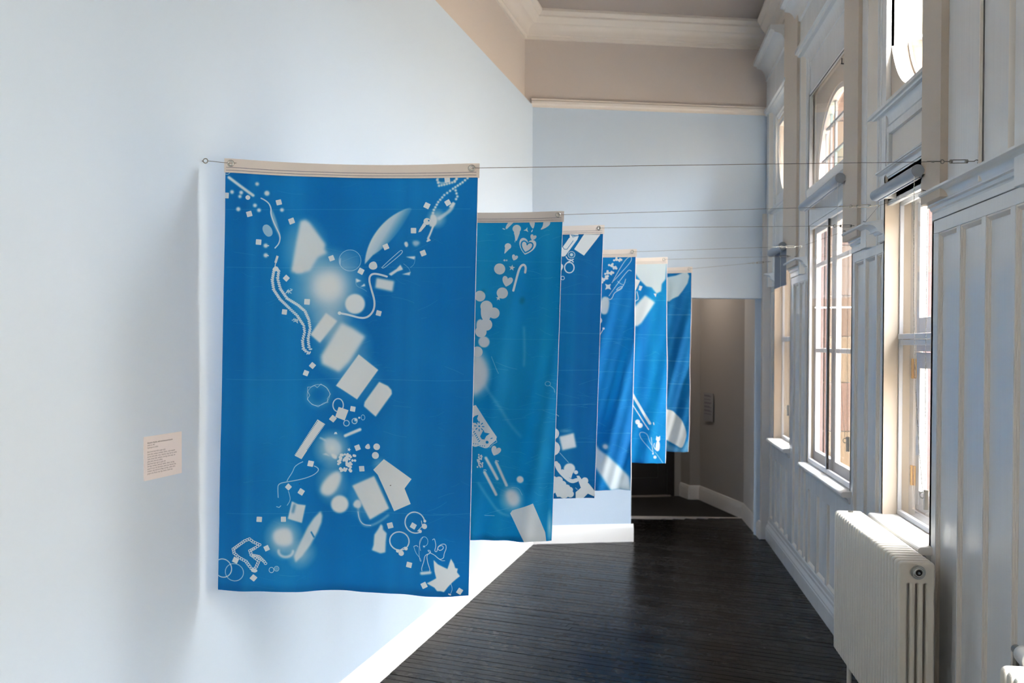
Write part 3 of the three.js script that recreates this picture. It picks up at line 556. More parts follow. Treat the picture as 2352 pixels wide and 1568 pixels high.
// ---------------------------------------------------------------- cyanotype prints
const PAPER = '#e2e6e5';
function print(cw, ch, q, ground, draw) {                 // q: the cloth's corners as measured (left-top x, y; width; height; lean; slope); drawing is done in those units
  const c = document.createElement('canvas'); c.width = cw; c.height = ch;
  const g = c.getContext('2d'), kx = cw / q.w, ky = ch / q.h;
  g.fillStyle = ground[0]; g.fillRect(0, 0, cw, ch);
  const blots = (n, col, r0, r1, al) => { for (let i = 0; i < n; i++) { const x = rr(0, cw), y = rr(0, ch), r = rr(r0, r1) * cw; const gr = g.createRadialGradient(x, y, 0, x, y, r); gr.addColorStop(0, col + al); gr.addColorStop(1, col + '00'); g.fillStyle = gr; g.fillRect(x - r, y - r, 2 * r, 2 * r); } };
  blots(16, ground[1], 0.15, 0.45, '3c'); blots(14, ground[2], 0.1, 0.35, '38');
  for (let i = 0; i < 12; i++) { const x = rr(0, cw), w = rr(0.03, 0.1) * cw, gr = g.createLinearGradient(x - w, 0, x + w, 0), c2 = i % 2 ? ground[1] : ground[2]; gr.addColorStop(0, c2 + '00'); gr.addColorStop(0.5, c2 + '50'); gr.addColorStop(1, c2 + '00'); g.fillStyle = gr; g.fillRect(x - w, 0, 2 * w, ch); }  // soft vertical streaks: fold shading and backlight painted into the print
  g.setTransform(kx, -ky * q.slope, kx * q.lean, ky, -kx * (q.x + q.lean * q.y), -ky * (q.y - q.slope * q.x));
  const col = (a) => `rgba(222,231,233,${a})`;
  const T = {
    g, k: kx,
    blur(b) { g.filter = b >= 0.9 ? `blur(${b * kx}px)` : 'none'; },
    poly(p, b = 0.6, a = 1) { T.blur(b); g.fillStyle = col(a); g.beginPath(); p.forEach(([x, y], i) => i ? g.lineTo(x, y) : g.moveTo(x, y)); g.closePath(); g.fill(); },
    blob(p, b = 1, a = 1) { T.blur(b); g.fillStyle = col(a); g.beginPath(); const n = p.length, m = (u, v) => [(u[0] + v[0]) / 2, (u[1] + v[1]) / 2]; g.moveTo(...m(p[n - 1], p[0])); p.forEach((u, i) => g.quadraticCurveTo(...u, ...m(u, p[(i + 1) % n]))); g.fill(); },
    circ(x, y, r, b = 0.5, a = 1, ry = r, rot = 0) { T.blur(b); g.fillStyle = col(a); g.beginPath(); g.ellipse(x, y, r, ry, rot, 0, 7); g.fill(); },
    ring(x, y, rx, ry, w, b = 0.6, a = 1, rot = 0, a0 = 0, a1 = 6.3) { T.blur(b); g.strokeStyle = col(a); g.lineWidth = w; g.beginPath(); g.ellipse(x, y, rx, ry, rot, a0, a1); g.stroke(); },
    line(p, w, b = 0.4, a = 1) { T.blur(b); g.strokeStyle = col(a); g.lineWidth = w; g.lineCap = g.lineJoin = 'round'; g.beginPath(); g.moveTo(...p[0]); for (let i = 1; i < p.length - 1; i++) g.quadraticCurveTo(p[i][0], p[i][1], (p[i][0] + p[i + 1][0]) / 2, (p[i][1] + p[i + 1][1]) / 2); g.lineTo(...p[p.length - 1]); g.stroke(); },
    hard(p, w, b = 0.4, a = 1) { T.blur(b); g.strokeStyle = col(a); g.lineWidth = w; g.lineCap = g.lineJoin = 'round'; g.beginPath(); p.forEach(([x, y], i) => i ? g.lineTo(x, y) : g.moveTo(x, y)); g.stroke(); },
    glow(x, y, rx, ry, a, rot = 0) { T.blur(0); g.save(); g.translate(x, y); g.rotate(rot); g.scale(1, ry / rx); const gr = g.createRadialGradient(0, 0, 0, 0, 0, rx); gr.addColorStop(0, col(a)); gr.addColorStop(0.5, col(a * 0.55)); gr.addColorStop(1, col(0)); g.fillStyle = gr; g.beginPath(); g.arc(0, 0, rx, 0, 7); g.fill(); g.restore(); },
    tile(x, y, s, deg, b = 0.35) { g.save(); g.translate(x, y); g.rotate(deg * Math.PI / 180); T.blur(b); g.fillStyle = col(1); g.beginPath(); g.roundRect(-s / 2, -s / 2, s, s, 1.2); g.fill(); g.restore(); },
    beads(p, r, step, b = 0.5, a = 1) { for (let i = 0; i < p.length - 1; i++) { const d = Math.hypot(p[i + 1][0] - p[i][0], p[i + 1][1] - p[i][1]), n = Math.max(1, Math.round(d / step)); for (let k = 0; k < n; k++) T.circ(p[i][0] + (p[i + 1][0] - p[i][0]) * k / n, p[i][1] + (p[i + 1][1] - p[i][1]) * k / n, r, b, a); } },
    heart(x, y, s, deg, b = 0.4, a = 1, stroke = 0) { g.save(); g.translate(x, y); g.rotate(deg * Math.PI / 180); g.scale(s, s); T.blur(b); g.beginPath(); g.moveTo(0, 0.9); g.bezierCurveTo(-1.3, 0, -1, -1, -0.45, -0.9); g.bezierCurveTo(-0.15, -0.85, 0, -0.6, 0, -0.45); g.bezierCurveTo(0, -0.6, 0.15, -0.85, 0.45, -0.9); g.bezierCurveTo(1, -1, 1.3, 0, 0, 0.9); if (stroke) { g.strokeStyle = col(a); g.lineWidth = stroke / s; g.stroke(); } else { g.fillStyle = col(a); g.fill(); } g.restore(); },
    dark(p, b = 0.5, c = ground[0]) { T.blur(b); g.fillStyle = c; g.beginPath(); p.forEach(([x, y], i) => i ? g.lineTo(x, y) : g.moveTo(x, y)); g.closePath(); g.fill(); },
    darkLine(p, w, b = 0.4, c = ground[0]) { T.blur(b); g.strokeStyle = c; g.lineWidth = w; g.lineCap = 'round'; g.beginPath(); p.forEach(([x, y], i) => i ? g.lineTo(x, y) : g.moveTo(x, y)); g.stroke(); },
    darkCirc(x, y, rx, ry, b = 0.4, rot = 0) { T.blur(b); g.fillStyle = ground[0]; g.beginPath(); g.ellipse(x, y, rx, ry, rot, 0, 7); g.fill(); },
    star(x, y, r, deg, n = 5, inner = 0.42, b = 0.5) { T.poly(Array.from({ length: 2 * n }, (_, i) => { const a = deg * Math.PI / 180 + Math.PI * i / n, q = i % 2 ? r * inner : r; return [x + q * Math.sin(a), y - q * Math.cos(a)]; }), b); },
    creases(n, x0, y0, x1, y1, a = 0.12) { for (let i = 0; i < n; i++) { const x = rr(x0, x1), y = rr(y0, y1), l = rr(10, 60), t = rr(-0.5, 0.5); T.line([[x, y], [x + l * 0.5 * Math.cos(t), y + l * 0.5 * Math.sin(t) + rr(-5, 5)], [x + l * Math.cos(t), y + l * Math.sin(t)]], rr(0.5, 1.2), 0, a * rr(0.4, 1)); } },
    fold(y, x0, x1, a = 0.16) { T.line([[x0, y], [(x0 + x1) / 2, y + rr(-2, 2)], [x1, y + rr(-2, 2)]], 1.1, 0.5, a); },
  };
  draw(T);
  T.blur(0);
  const t = new THREE.CanvasTexture(c);
  t.colorSpace = THREE.SRGBColorSpace; t.anisotropy = 8;
  return t;
}
// first banner: two crossing bands of small things
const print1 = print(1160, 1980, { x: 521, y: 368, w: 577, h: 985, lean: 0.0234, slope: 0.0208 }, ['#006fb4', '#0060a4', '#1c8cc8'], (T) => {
  T.creases(90, 530, 410, 1080, 1340, 0.14);
  for (const y of [480, 612, 868, 1175]) T.fold(y, 520, 1080, 0.16);
  // upper left
  T.ring(524, 388, 9, 12, 1.6, 0.4, 0.7);
  T.hard([[528, 407], [583, 447]], 6.5, 1.2);
  for (const [x, y, r] of [[592, 420, 4.5], [614, 441, 6], [535, 440, 4.5], [556, 441, 4.5], [553, 450, 4], [549, 479, 5], [587, 470, 4.5], [596, 481, 4.5], [648, 480, 4.5], [611, 562, 5], [611, 584, 5]]) T.circ(x, y, r, 1.6);
  T.circ(571, 452, 5.4, 0.5); T.hard([[612, 562], [618, 562]], 2, 0.8); T.hard([[613, 583], [617, 585]], 2, 0.8);
  T.tile(521, 448, 13, 3); T.tile(641, 462, 12.5, -14); T.tile(574, 490, 12.5, -16); T.tile(670, 506, 13, -20); T.tile(595, 554, 12.5, 4);
  T.line([[601, 453], [616, 460], [624, 476], [622, 490], [634, 520], [644, 538], [642, 556], [632, 567]], 3, 0.7, 0.9);
  T.blob([[622, 474], [630, 488], [640, 520], [646, 552], [638, 535], [624, 505]], 1.6, 0.55);
  T.blob([[606, 515], [616, 513], [626, 524], [627, 538], [617, 543], [608, 536], [603, 524]], 0.8, 0.66);
  T.glow(700, 570, 60, 80, 0.5);
  T.poly([[690, 506], [702, 503], [712, 510], [748, 560], [745, 572], [752, 580], [730, 590], [712, 620], [690, 626], [668, 622], [674, 590]], 3.4, 0.95);
  T.poly([[672, 612], [690, 606], [697, 622], [680, 626]], 2, 0.7);
  // braided necklace
  T.poly([[635, 584], [640, 586], [635, 602], [630, 600]], 0.6); T.hard([[633, 600], [631, 612]], 2); T.blob([[628, 610], [637, 608], [642, 620], [625, 620]], 0.6);
  const cord = (p, w) => { for (let i = 0; i < p.length - 1; i++) { const [x0, y0] = p[i], [x1, y1] = p[i + 1], d = Math.hypot(x1 - x0, y1 - y0), n = Math.round(d / 4.6); for (let k = 0; k < n; k++) { const x = x0 + (x1 - x0) * k / n, y = y0 + (y1 - y0) * k / n, t = Math.atan2(y1 - y0, x1 - x0) * 180 / Math.PI + 35; T.g.save(); T.g.translate(x, y); T.g.rotate(t * Math.PI / 180); T.blur(0.5); T.g.fillStyle = 'rgba(222,231,233,0.95)'; T.g.beginPath(); T.g.ellipse(0, 0, w * 0.25, w * 0.55, 0, 0, 7); T.g.fill(); T.g.restore(); } } };
  cord([[629, 618], [625, 640], [628, 662], [642, 684], [664, 705], [682, 722], [697, 745], [699, 760], [694, 780], [696, 798], [706, 808], [715, 808]], 8);
  cord([[640, 618], [637, 636], [643, 660], [658, 682], [684, 698], [700, 712], [709, 732], [712, 752], [707, 775], [709, 795], [716, 804]], 8);
  for (const [x, y] of [[663, 665], [676, 733]]) for (let k = 0; k < 7; k++) T.hard([[x + rr(-8, 8), y + rr(-6, 6)], [x + rr(-8, 8), y + rr(-6, 6)]], 1.8, 0.4, 0.85);
  T.tile(657, 636, 12, 44); T.tile(705, 691, 13, 4); T.tile(652, 713, 12, 8); T.tile(717, 837, 12, 42); T.tile(702, 854, 12, 22);
  // centre
  T.glow(752, 660, 95, 100, 0.85); T.circ(754, 655, 36, 12, 0.95); T.glow(760, 720, 50, 70, 0.4);
  T.ring(803, 597, 25, 24, 1.1, 0.5, 0.75); T.circ(803, 597, 24, 3, 0.16); T.tile(761, 592, 12, -20);
  T.blob([[783, 588], [779, 594], [778, 604], [781, 610]], 0.8, 0.5);
  // wing
  { const g = T.g; T.blur(1); g.beginPath(); g.moveTo(837, 606); g.bezierCurveTo(838, 560, 870, 505, 930, 478); g.bezierCurveTo(940, 474, 946, 474, 945, 480); g.bezierCurveTo(930, 512, 900, 560, 856, 585); g.closePath(); const gr = g.createLinearGradient(862, 530, 905, 556); gr.addColorStop(0, 'rgba(222,231,233,0.97)'); gr.addColorStop(0.45, 'rgba(222,231,233,0.8)'); gr.addColorStop(1, 'rgba(222,231,233,0)'); g.fillStyle = gr; g.fill(); }
  T.tile(886, 566, 12.5, -24); T.tile(949, 528, 12.5, 0); T.tile(971, 579, 12.5, -22); T.tile(828, 622, 13, 28); T.tile(980, 470, 13, 26); T.tile(1028, 464, 12.5, -30); T.tile(1027, 411, 12.5, -6);
  T.blob([[848, 602], [862, 598], [868, 614], [856, 620], [845, 614]], 0.8); T.blob([[926, 556], [934, 552], [938, 562], [932, 568]], 1); T.blob([[944, 552], [958, 550], [966, 556], [952, 567]], 2, 0.7);
  T.line([[878, 612], [890, 600], [912, 580], [921, 572], [925, 577], [916, 586], [896, 603], [880, 616], [876, 613]], 1.5, 0.4, 0.85);
  for (const p of [[[931, 588], [953, 586], [951, 594]], [[922, 628], [942, 622], [940, 630]], [[816, 638], [829, 644], [817, 648]], [[826, 658], [836, 650], [838, 656]]]) T.poly(p, 1);
  T.line([[953, 588], [952, 604], [942, 612]], 1, 0.6, 0.5); T.line([[926, 604], [938, 612], [942, 624]], 1, 0.6, 0.5); T.line([[816, 640], [814, 655], [832, 662], [841, 668]], 0.9, 0.6, 0.5);
  T.poly([[892, 628], [910, 616], [919, 606], [925, 617], [912, 622], [898, 632]], 1);
  T.poly([[864, 637], [905, 644], [901, 668], [861, 660]], 2.4, 0.97);
  T.line([[888, 634], [868, 628], [852, 628], [846, 640], [852, 664], [860, 690], [858, 712], [844, 728], [826, 730], [800, 722], [778, 718]], 4.6, 0.7, 0.92); T.circ(778, 718, 4, 0.6);
  T.circ(814, 697, 23, 1.8); T.tile(869, 718, 12, 14);
  // keys and beads, upper right
  T.beads([[1004, 410], [1008, 424], [1020, 422], [1044, 416], [1052, 404], [1044, 414], [1046, 418]], 3, 7, 1); T.beads([[1079, 404], [1062, 418], [1040, 432], [1020, 446], [1006, 462], [996, 480], [992, 494]], 3, 7, 1); T.beads([[1046, 436], [1050, 450], [1044, 462]], 3, 7, 1);
  T.ring(1016, 410, 12, 8, 4, 1.2, 0.7); T.glow(1002, 500, 26, 26, 0.8);
  T.poly([[1040, 462], [1046, 466], [1038, 476], [1030, 474]], 1); T.line([[1040, 470], [1036, 480], [1020, 492], [1008, 500]], 8, 1.6, 0.75);
  T.circ(980, 507, 8, 0.6); T.circ(985, 506, 1.6, 0.3); T.poly([[972, 510], [978, 516], [966, 530], [960, 532], [962, 526]], 0.6); T.blob([[990, 488], [1000, 492], [1004, 506], [998, 520], [984, 518], [986, 504]], 1.2, 0.95);
  T.line([[994, 518], [988, 534], [982, 546]], 4.4, 0.9); T.poly([[978, 552], [984, 544], [989, 550], [980, 554]], 0.8); T.darkCirc(984, 505, 1.8, 1.8);
  // cards down the middle
  T.glow(748, 752, 46, 46, 0.4); T.poly([[748, 717], [773, 736], [734, 786], [712, 766]], 1.8);
  T.glow(786, 800, 74, 80, 0.55); T.poly([[782, 740], [808, 752], [838, 772], [800, 830], [776, 854], [738, 834], [736, 816]], 3.6, 0.97);
  T.poly([[822, 813], [868, 848], [818, 917], [769, 885]], 0.9); T.glow(818, 866, 66, 66, 0.25);
  T.poly([[870, 875], [890, 884], [898, 893], [899, 902], [862, 955], [834, 932], [836, 922]], 1.4);
  T.ring(730, 905, 25, 24, 1.2, 0.5, 0.6); T.ring(730, 905, 24, 24, 9, 6, 0.3); T.hard([[706, 886], [714, 886], [722, 883], [728, 888], [736, 880], [748, 889], [757, 904], [750, 914], [751, 923], [742, 924], [730, 932], [716, 926], [705, 914], [711, 905], [706, 896], [706, 886]], 1, 0.4, 0.8);
  T.ring(774, 930, 12, 15, 2.6, 0.7, 0.9); T.poly([[775, 934], [798, 942], [789, 966], [767, 957]], 0.6); T.tile(808, 939, 12, 10); T.tile(762, 961, 13, 40);
  T.ring(793, 972, 6.5, 6.5, 1.8, 0.4, 0.9); T.ring(812, 967, 6, 6, 2, 0.8, 0.8); T.circ(815, 964, 4, 1.2); T.ring(832, 958, 4.5, 6, 1.2, 0.4, 0.8); T.circ(823, 959, 2.4, 0.8);
  T.poly([[728, 961], [745, 973], [691, 1051], [674, 1042]], 0.7); for (let i = 0; i < 26; i++) { const t = i / 25; T.darkLine([[727 - 53 * t, 965 + 76 * t], [728 - 53 * t, 966.4 + 76 * t]], 1.3, 0.2); if (i < 20) T.darkLine([[742 - 50 * t, 974 + 72 * t], [743 - 50 * t, 975 + 72 * t]], 1.2, 0.2); }
  T.hard([[790, 1001], [825, 986]], 7, 1.2);
  T.glow(760, 1030, 46, 48, 0.9); T.blob([[742, 1004], [770, 1008], [784, 1030], [772, 1052], [748, 1042], [742, 1022]], 3, 0.6); T.hard([[734, 1004], [744, 1010]], 4, 1.2, 0.6); T.poly([[766, 992], [770, 992], [772, 997], [764, 997]], 0.6); T.poly([[738, 1042], [746, 1040], [756, 1048]], 1.4, 0.8); T.star(799, 1033, 5, 10); T.blob([[756, 1040], [772, 1046], [770, 1056], [760, 1052]], 1.4);
  for (let i = 0; i < 48; i++) T.circ(790 + rr(-16, 14) + (i % 5 ? 0 : 8), 1063 + rr(-20, 20), rr(2.4, 3.8), 0.5); for (const [x, y] of [[803, 1050], [813, 1047], [807, 1058], [796, 1048], [774, 1066], [813, 1058]]) T.circ(x, y, 3, 0.4);
  T.tile(819, 1028, 12.5, -22); T.blob([[838, 1022], [846, 1016], [850, 1028], [844, 1031], [836, 1028]], 0.6); T.circ(864, 1024, 7.6, 0.5); T.circ(861, 1044, 8, 0.5); T.tile(829, 1076, 12.5, -6); T.tile(712, 1062, 13, 14);
  // thread
  T.line([[694, 1057], [676, 1064], [670, 1080], [660, 1094], [657, 1100]], 1.8, 0.6, 0.75); T.line([[720, 1068], [732, 1074], [724, 1086], [704, 1094], [680, 1099], [658, 1102], [636, 1106], [635, 1120], [636, 1138]], 2, 0.7, 0.75); T.line([[660, 1124], [664, 1136], [664, 1146], [657, 1156]], 1.6, 0.6, 0.7); T.hard([[632, 1159], [638, 1161], [642, 1157]], 1.6, 0.6, 0.8);
  T.tile(660, 1114, 12, 44); T.tile(690, 1126, 13, 34);
  T.glow(760, 1110, 40, 56, 0.6); T.blob([[764, 1084], [778, 1082], [782, 1100], [768, 1130], [750, 1142], [732, 1132], [734, 1114], [748, 1096]], 3.4, 0.97);
  T.poly([[880, 1052], [943, 1096], [927, 1118], [941, 1153], [903, 1171], [866, 1088], [856, 1077]], 0.8); T.glow(870, 1064, 20, 20, 0.4);
  T.glow(840, 1140, 56, 62, 0.4); T.poly([[858, 1091], [892, 1165], [848, 1192], [806, 1116]], 1.8); T.darkLine([[864, 1090], [896, 1160]], 2, 1.2);
  T.circ(777, 1159, 20.5, 2.2); T.blob([[806, 1160], [816, 1146], [828, 1150], [828, 1166], [814, 1168]], 1.8, 0.95); T.line([[820, 1160], [820, 1185], [830, 1205], [846, 1207], [868, 1198], [890, 1180]], 4, 2, 0.6); T.line([[820, 1176], [822, 1192], [832, 1204], [850, 1205]], 2.4, 0.8, 0.7);
  // lower left
  T.poly([[668, 1147], [682, 1154], [700, 1157], [691, 1198], [658, 1187]], 1.4, 0.95); T.darkLine([[674, 1156], [670, 1172]], 6, 2.4, 'rgba(0,104,170,0.6)'); T.tile(592, 1188, 12, 4, 0.4); T.tile(648, 1188, 12, 0);
  T.glow(648, 1232, 50, 54, 0.9); T.blob([[626, 1212], [664, 1206], [671, 1240], [662, 1250], [632, 1248], [622, 1232]], 3.6, 0.95); T.ring(653, 1262, 17, 13, 6, 1.8, 0.85, 0, 0, 3.3);
  T.poly([[733, 1173], [737, 1184], [735, 1200], [726, 1222], [710, 1250], [690, 1275], [676, 1288], [672, 1274], [690, 1236], [704, 1208], [718, 1188]], 2, 0.92); T.glow(690, 1270, 36, 40, 0.6, 0.6); T.darkLine([[712, 1220], [718, 1232]], 3, 0.9);
  const link = (p, s) => { for (let i = 0; i < p.length - 1; i++) { const d = Math.hypot(p[i + 1][0] - p[i][0], p[i + 1][1] - p[i][1]), n = Math.max(1, Math.round(d / s)); for (let k = 0; k < n; k++) T.ring(p[i][0] + (p[i + 1][0] - p[i][0]) * k / n, p[i][1] + (p[i + 1][1] - p[i][1]) * k / n, 3, 2.6, 1.9, 0.3, 0.95); } };
  link([[570, 1233], [560, 1237], [548, 1246], [534, 1257], [536, 1266], [548, 1276], [562, 1284], [570, 1296], [577, 1306], [584, 1298], [590, 1284], [574, 1270], [571, 1260], [582, 1254], [592, 1247], [578, 1240], [570, 1233]], 5); link([[574, 1270], [590, 1274], [602, 1286], [608, 1294]], 4.6); T.blob([[572, 1300], [584, 1302], [588, 1308], [580, 1312], [572, 1306]], 0.6);
  T.tile(539, 1282, 12.5, 24); T.tile(608, 1255, 12, -26); T.tile(578, 1323, 12.5, 42); T.ring(510, 1302, 20, 21, 2.4, 0.4, 0.9); T.ring(536, 1310, 20.5, 20, 2, 0.7, 0.7); T.ring(619, 1305, 5.6, 6, 1.4, 0.3, 0.9); T.ring(631, 1302, 5.6, 5.6, 1.2, 0.5, 0.8); T.circ(631, 1302, 5, 1, 0.4);
  // lower right
  T.poly([[873, 1201], [877, 1206], [878, 1214], [886, 1222], [884, 1240], [883, 1266], [872, 1269], [852, 1262], [856, 1250], [858, 1226], [866, 1214]], 1.6, 0.96);
  T.tile(894, 1204, 13, -16); T.ring(915, 1239, 22, 21, 3, 0.7, 0.9, 0, 0.7, 5.6); T.ring(915, 1239, 22, 21, 3, 0.7, 0.9, 0, -0.7, 0.6); T.circ(911, 1262, 4, 0.8); T.circ(930, 1256, 4, 0.8); T.hard([[916, 1260], [928, 1252]], 1.6, 0.6); T.circ(919, 1267, 6.2, 0.4);
  T.ring(951, 1195, 23, 24, 3, 0.8, 0.9, 0, 0.9, 6.0); T.circ(974, 1190, 3.4, 0.8); T.circ(963, 1214, 4, 0.8); T.hard([[957, 1214], [968, 1202], [966, 1190]], 1.6, 0.6); T.tile(947, 1203, 12.5, 28); T.circ(973, 1202, 6.2, 0.4);
  T.tile(937, 1293, 12.5, 12);
  T.line([[964, 1258], [960, 1244], [964, 1230], [974, 1224], [982, 1232], [980, 1244], [972, 1248]], 1.1, 0.3, 0.85); T.line([[948, 1250], [952, 1264], [962, 1274], [966, 1283], [962, 1282], [960, 1262], [962, 1240], [970, 1226]], 1.1, 0.3, 0.85); T.line([[948, 1250], [954, 1246], [958, 1250]], 1.2, 0.3); T.star(972, 1248, 4, 0, 6, 0.3);
  T.line([[992, 1232], [996, 1228], [998, 1236], [1000, 1246], [996, 1258], [1002, 1260], [1004, 1248], [1014, 1244], [1018, 1252], [1008, 1258], [1002, 1250], [1012, 1242], [1022, 1242], [1024, 1252], [1018, 1264], [1018, 1274], [1008, 1278], [996, 1266], [986, 1262], [980, 1256], [986, 1256], [988, 1262], [978, 1266], [980, 1284], [986, 1300], [985, 1304]], 1.6, 0.35, 0.92); T.line([[984, 1264], [974, 1266], [972, 1282], [966, 1298], [967, 1304]], 1.6, 0.35, 0.92); T.line([[998, 1268], [1010, 1280], [1020, 1280]], 1.3, 0.4, 0.8);
  T.hard([[966, 1310], [986, 1307]], 7, 1.6, 0.95);
  T.poly([[994, 1278], [1004, 1288], [1026, 1299], [1034, 1276], [1041, 1288], [1044, 1298], [1050, 1300], [1048, 1308], [1055, 1318], [1046, 1324], [1036, 1332], [1026, 1342], [1018, 1352], [1010, 1350], [1002, 1350], [996, 1342], [978, 1332], [986, 1328], [1000, 1320], [996, 1304]], 0.9); T.line([[1034, 1334], [1038, 1344], [1034, 1356], [1030, 1358]], 1, 0.4, 0.85); T.hard([[1029, 1357], [1033, 1359]], 3, 0.6);
  T.tile(972, 1337, 13, -28); T.tile(1054, 1353, 12.5, 36);
  T.blur(0); T.g.fillStyle = '#4a4032'; T.g.beginPath(); T.g.ellipse(895, 1112, 1.6, 0.8, -0.4, 0, 7); T.g.fill(); T.g.beginPath(); T.g.ellipse(686, 1107, 1.2, 0.9, 0, 0, 7); T.g.fill();
});
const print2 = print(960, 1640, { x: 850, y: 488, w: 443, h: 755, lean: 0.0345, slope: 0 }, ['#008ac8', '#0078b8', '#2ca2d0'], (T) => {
  T.creases(110, 1080, 515, 1285, 1235, 0.2); for (const y of [600, 780, 940, 1110]) T.fold(y, 850, 1285, 0.14);
  // balloons along the top
  T.blob([[1170, 506], [1184, 506], [1178, 512], [1168, 522], [1164, 526], [1162, 520]], 0.5); T.blob([[1154, 522], [1160, 523], [1163, 526], [1158, 526]], 0.4); T.blob([[1214, 506], [1230, 506], [1228, 520], [1224, 526]], 0.5); T.blob([[1220, 530], [1226, 524], [1222, 534]], 0.4); T.blob([[1248, 506], [1265, 506], [1264, 516], [1252, 524], [1240, 528], [1248, 518]], 0.6); T.star(1210, 527, 7, 20, 3, 0.3);
  T.circ(1188, 524, 9.6, 0.5); T.blob([[1180, 530], [1197, 529], [1192, 542], [1188, 554], [1184, 552], [1184, 542]], 0.5); T.hard([[1184, 552], [1184, 556]], 1.2);
  T.circ(1168, 566, 7.4, 0.5); T.blob([[1161, 568], [1174, 570], [1166, 578], [1159, 586], [1161, 576]], 0.5);
  T.heart(1225, 545, 7.6, 20); T.heart(1211, 567, 21, 14); T.darkLine([], 1); T.heart(1211, 568, 13.5, 14, 0.4, 1); T.g.save(); T.g.restore();
  { const g = T.g; g.save(); g.translate(1210, 568); g.rotate(0.25); T.blur(0.4); g.strokeStyle = '#008ac8'; g.lineWidth = 3.2; g.beginPath(); const s = 14.5; g.moveTo(0, 0.9 * s); g.bezierCurveTo(-1.3 * s, 0, -s, -s, -0.45 * s, -0.9 * s); g.bezierCurveTo(-0.15 * s, -0.85 * s, 0, -0.6 * s, 0, -0.45 * s); g.bezierCurveTo(0, -0.6 * s, 0.15 * s, -0.85 * s, 0.45 * s, -0.9 * s); g.bezierCurveTo(s, -s, 1.3 * s, 0, 0, 0.9 * s); g.stroke(); g.restore(); }
  T.heart(1183, 593, 7.4, 20); T.circ(1160, 599, 2.4, 0.6); T.circ(1165, 599, 2, 0.6); T.circ(1149, 619, 12.7, 0.4); T.star(1177, 616, 7.5, 8);
  T.line([[1180, 668], [1186, 645], [1194, 615], [1203, 607], [1209, 613], [1207, 626]], 5, 0.7); T.heart(1166, 648, 13, 14); T.circ(1155, 674, 12.8, 0.5); T.star(1146, 686, 6, 0);
  T.circ(1104, 682, 12.4, 0.5); T.circ(1119, 706, 14, 0.7); T.circ(1136, 720, 12.8, 0.5); T.blob([[1106, 700], [1122, 696], [1132, 720], [1124, 740], [1106, 736]], 0.6); T.circ(1118, 747, 14, 0.5); T.circ(1106, 764, 13, 0.6); T.blob([[1094, 740], [1110, 732], [1112, 760], [1098, 770]], 1); T.ring(1103, 738, 10, 7, 2.4, 0.5, 0);
  T.circ(1113, 787, 12.8, 1); T.circ(1098, 810, 12, 0.5); T.glow(1098, 860, 36, 66, 0.9); T.blob([[1086, 800], [1108, 818], [1124, 850], [1120, 880], [1100, 906], [1082, 916]], 5, 0.95); T.line([[1130, 820], [1141, 848], [1146, 858]], 1.4, 0.8, 0.4);
  T.line([[1112, 880], [1122, 900], [1144, 928], [1160, 956], [1176, 980], [1196, 1002]], 5, 3, 0.28); T.line([[1204, 750], [1206, 800], [1204, 840]], 4, 2.4, 0.3); T.ring(1258, 880, 6, 5, 1.6, 0.7, 0.5); T.line([[1262, 884], [1272, 890], [1274, 900]], 1.6, 0.8, 0.5);
  // cut paper flag
  T.poly([[1078, 938], [1094, 933], [1142, 1004], [1140, 1012], [1128, 1022], [1116, 1030], [1100, 1026], [1078, 1028]], 0.5); T.circ(1116, 1018, 12, 0.5); T.circ(1092, 1018, 11, 0.5);
  const D = '#008ac8'; T.dark([[1084, 966], [1092, 958], [1100, 955], [1097, 964], [1101, 972], [1094, 974], [1086, 974]], 0.4, D); T.dark([[1104, 1004], [1108, 996], [1112, 988], [1114, 994], [1126, 996], [1118, 1002], [1114, 1010], [1108, 1010]], 0.4, D); T.heart(1120, 1016, 0.1, 0);
  for (let i = 0; i < 8; i++) { const a = i * 0.785; T.darkCirc(1102 + 9 * Math.cos(a), 981 + 9 * Math.sin(a), 3.2, 1.1, 0.3, a); } T.darkCirc(1102, 981, 2, 2); for (let i = 0; i < 6; i++) T.darkCirc(1090 + i * 2.4, 995 + i * 4, 1, 3, 0.3, 0.8); T.darkCirc(1120, 1016, 3.4, 3.4); T.darkCirc(1130, 1007, 3, 1, 0.3, -0.4); for (let i = 0; i < 7; i++) T.darkCirc(1084 + i * 5, 1022 + (i > 3 ? 3 : 0), 1.1, 1.1, 0.2); for (const y of [950, 990, 1004]) T.darkCirc(1086, y, 1.4, 3.4, 0.3, 0.3);
  T.hard([[1140, 1008], [1142, 1016], [1134, 1020], [1126, 1028]], 1.4, 0.5, 0.8);
  T.heart(1139, 1037, 12, 22); for (let i = 0; i < 24; i++) T.circ(1103 + rr(-5, 5) + (i > 14 ? 2 : 0), 1046 + i * 1.2, 2, 0.3); T.circ(1098, 1074, 2, 0.3);
  T.hard([[1117, 1052], [1143, 1101]], 6.4, 1.2); T.hard([[1140, 1062], [1164, 1115]], 6.4, 1.2); T.hard([[1114, 1085], [1140, 1137]], 6.4, 1); T.line([[1139, 1058], [1143, 1059], [1146, 1060]], 1.4, 0.4); T.line([[1112, 1080], [1116, 1079], [1118, 1081]], 1.4, 0.4);
  T.circ(1195, 1101, 8, 1.2); T.glow(1176, 1146, 32, 38, 0.85); T.blob([[1158, 1128], [1182, 1124], [1196, 1146], [1188, 1162], [1172, 1164]], 4, 0.95);
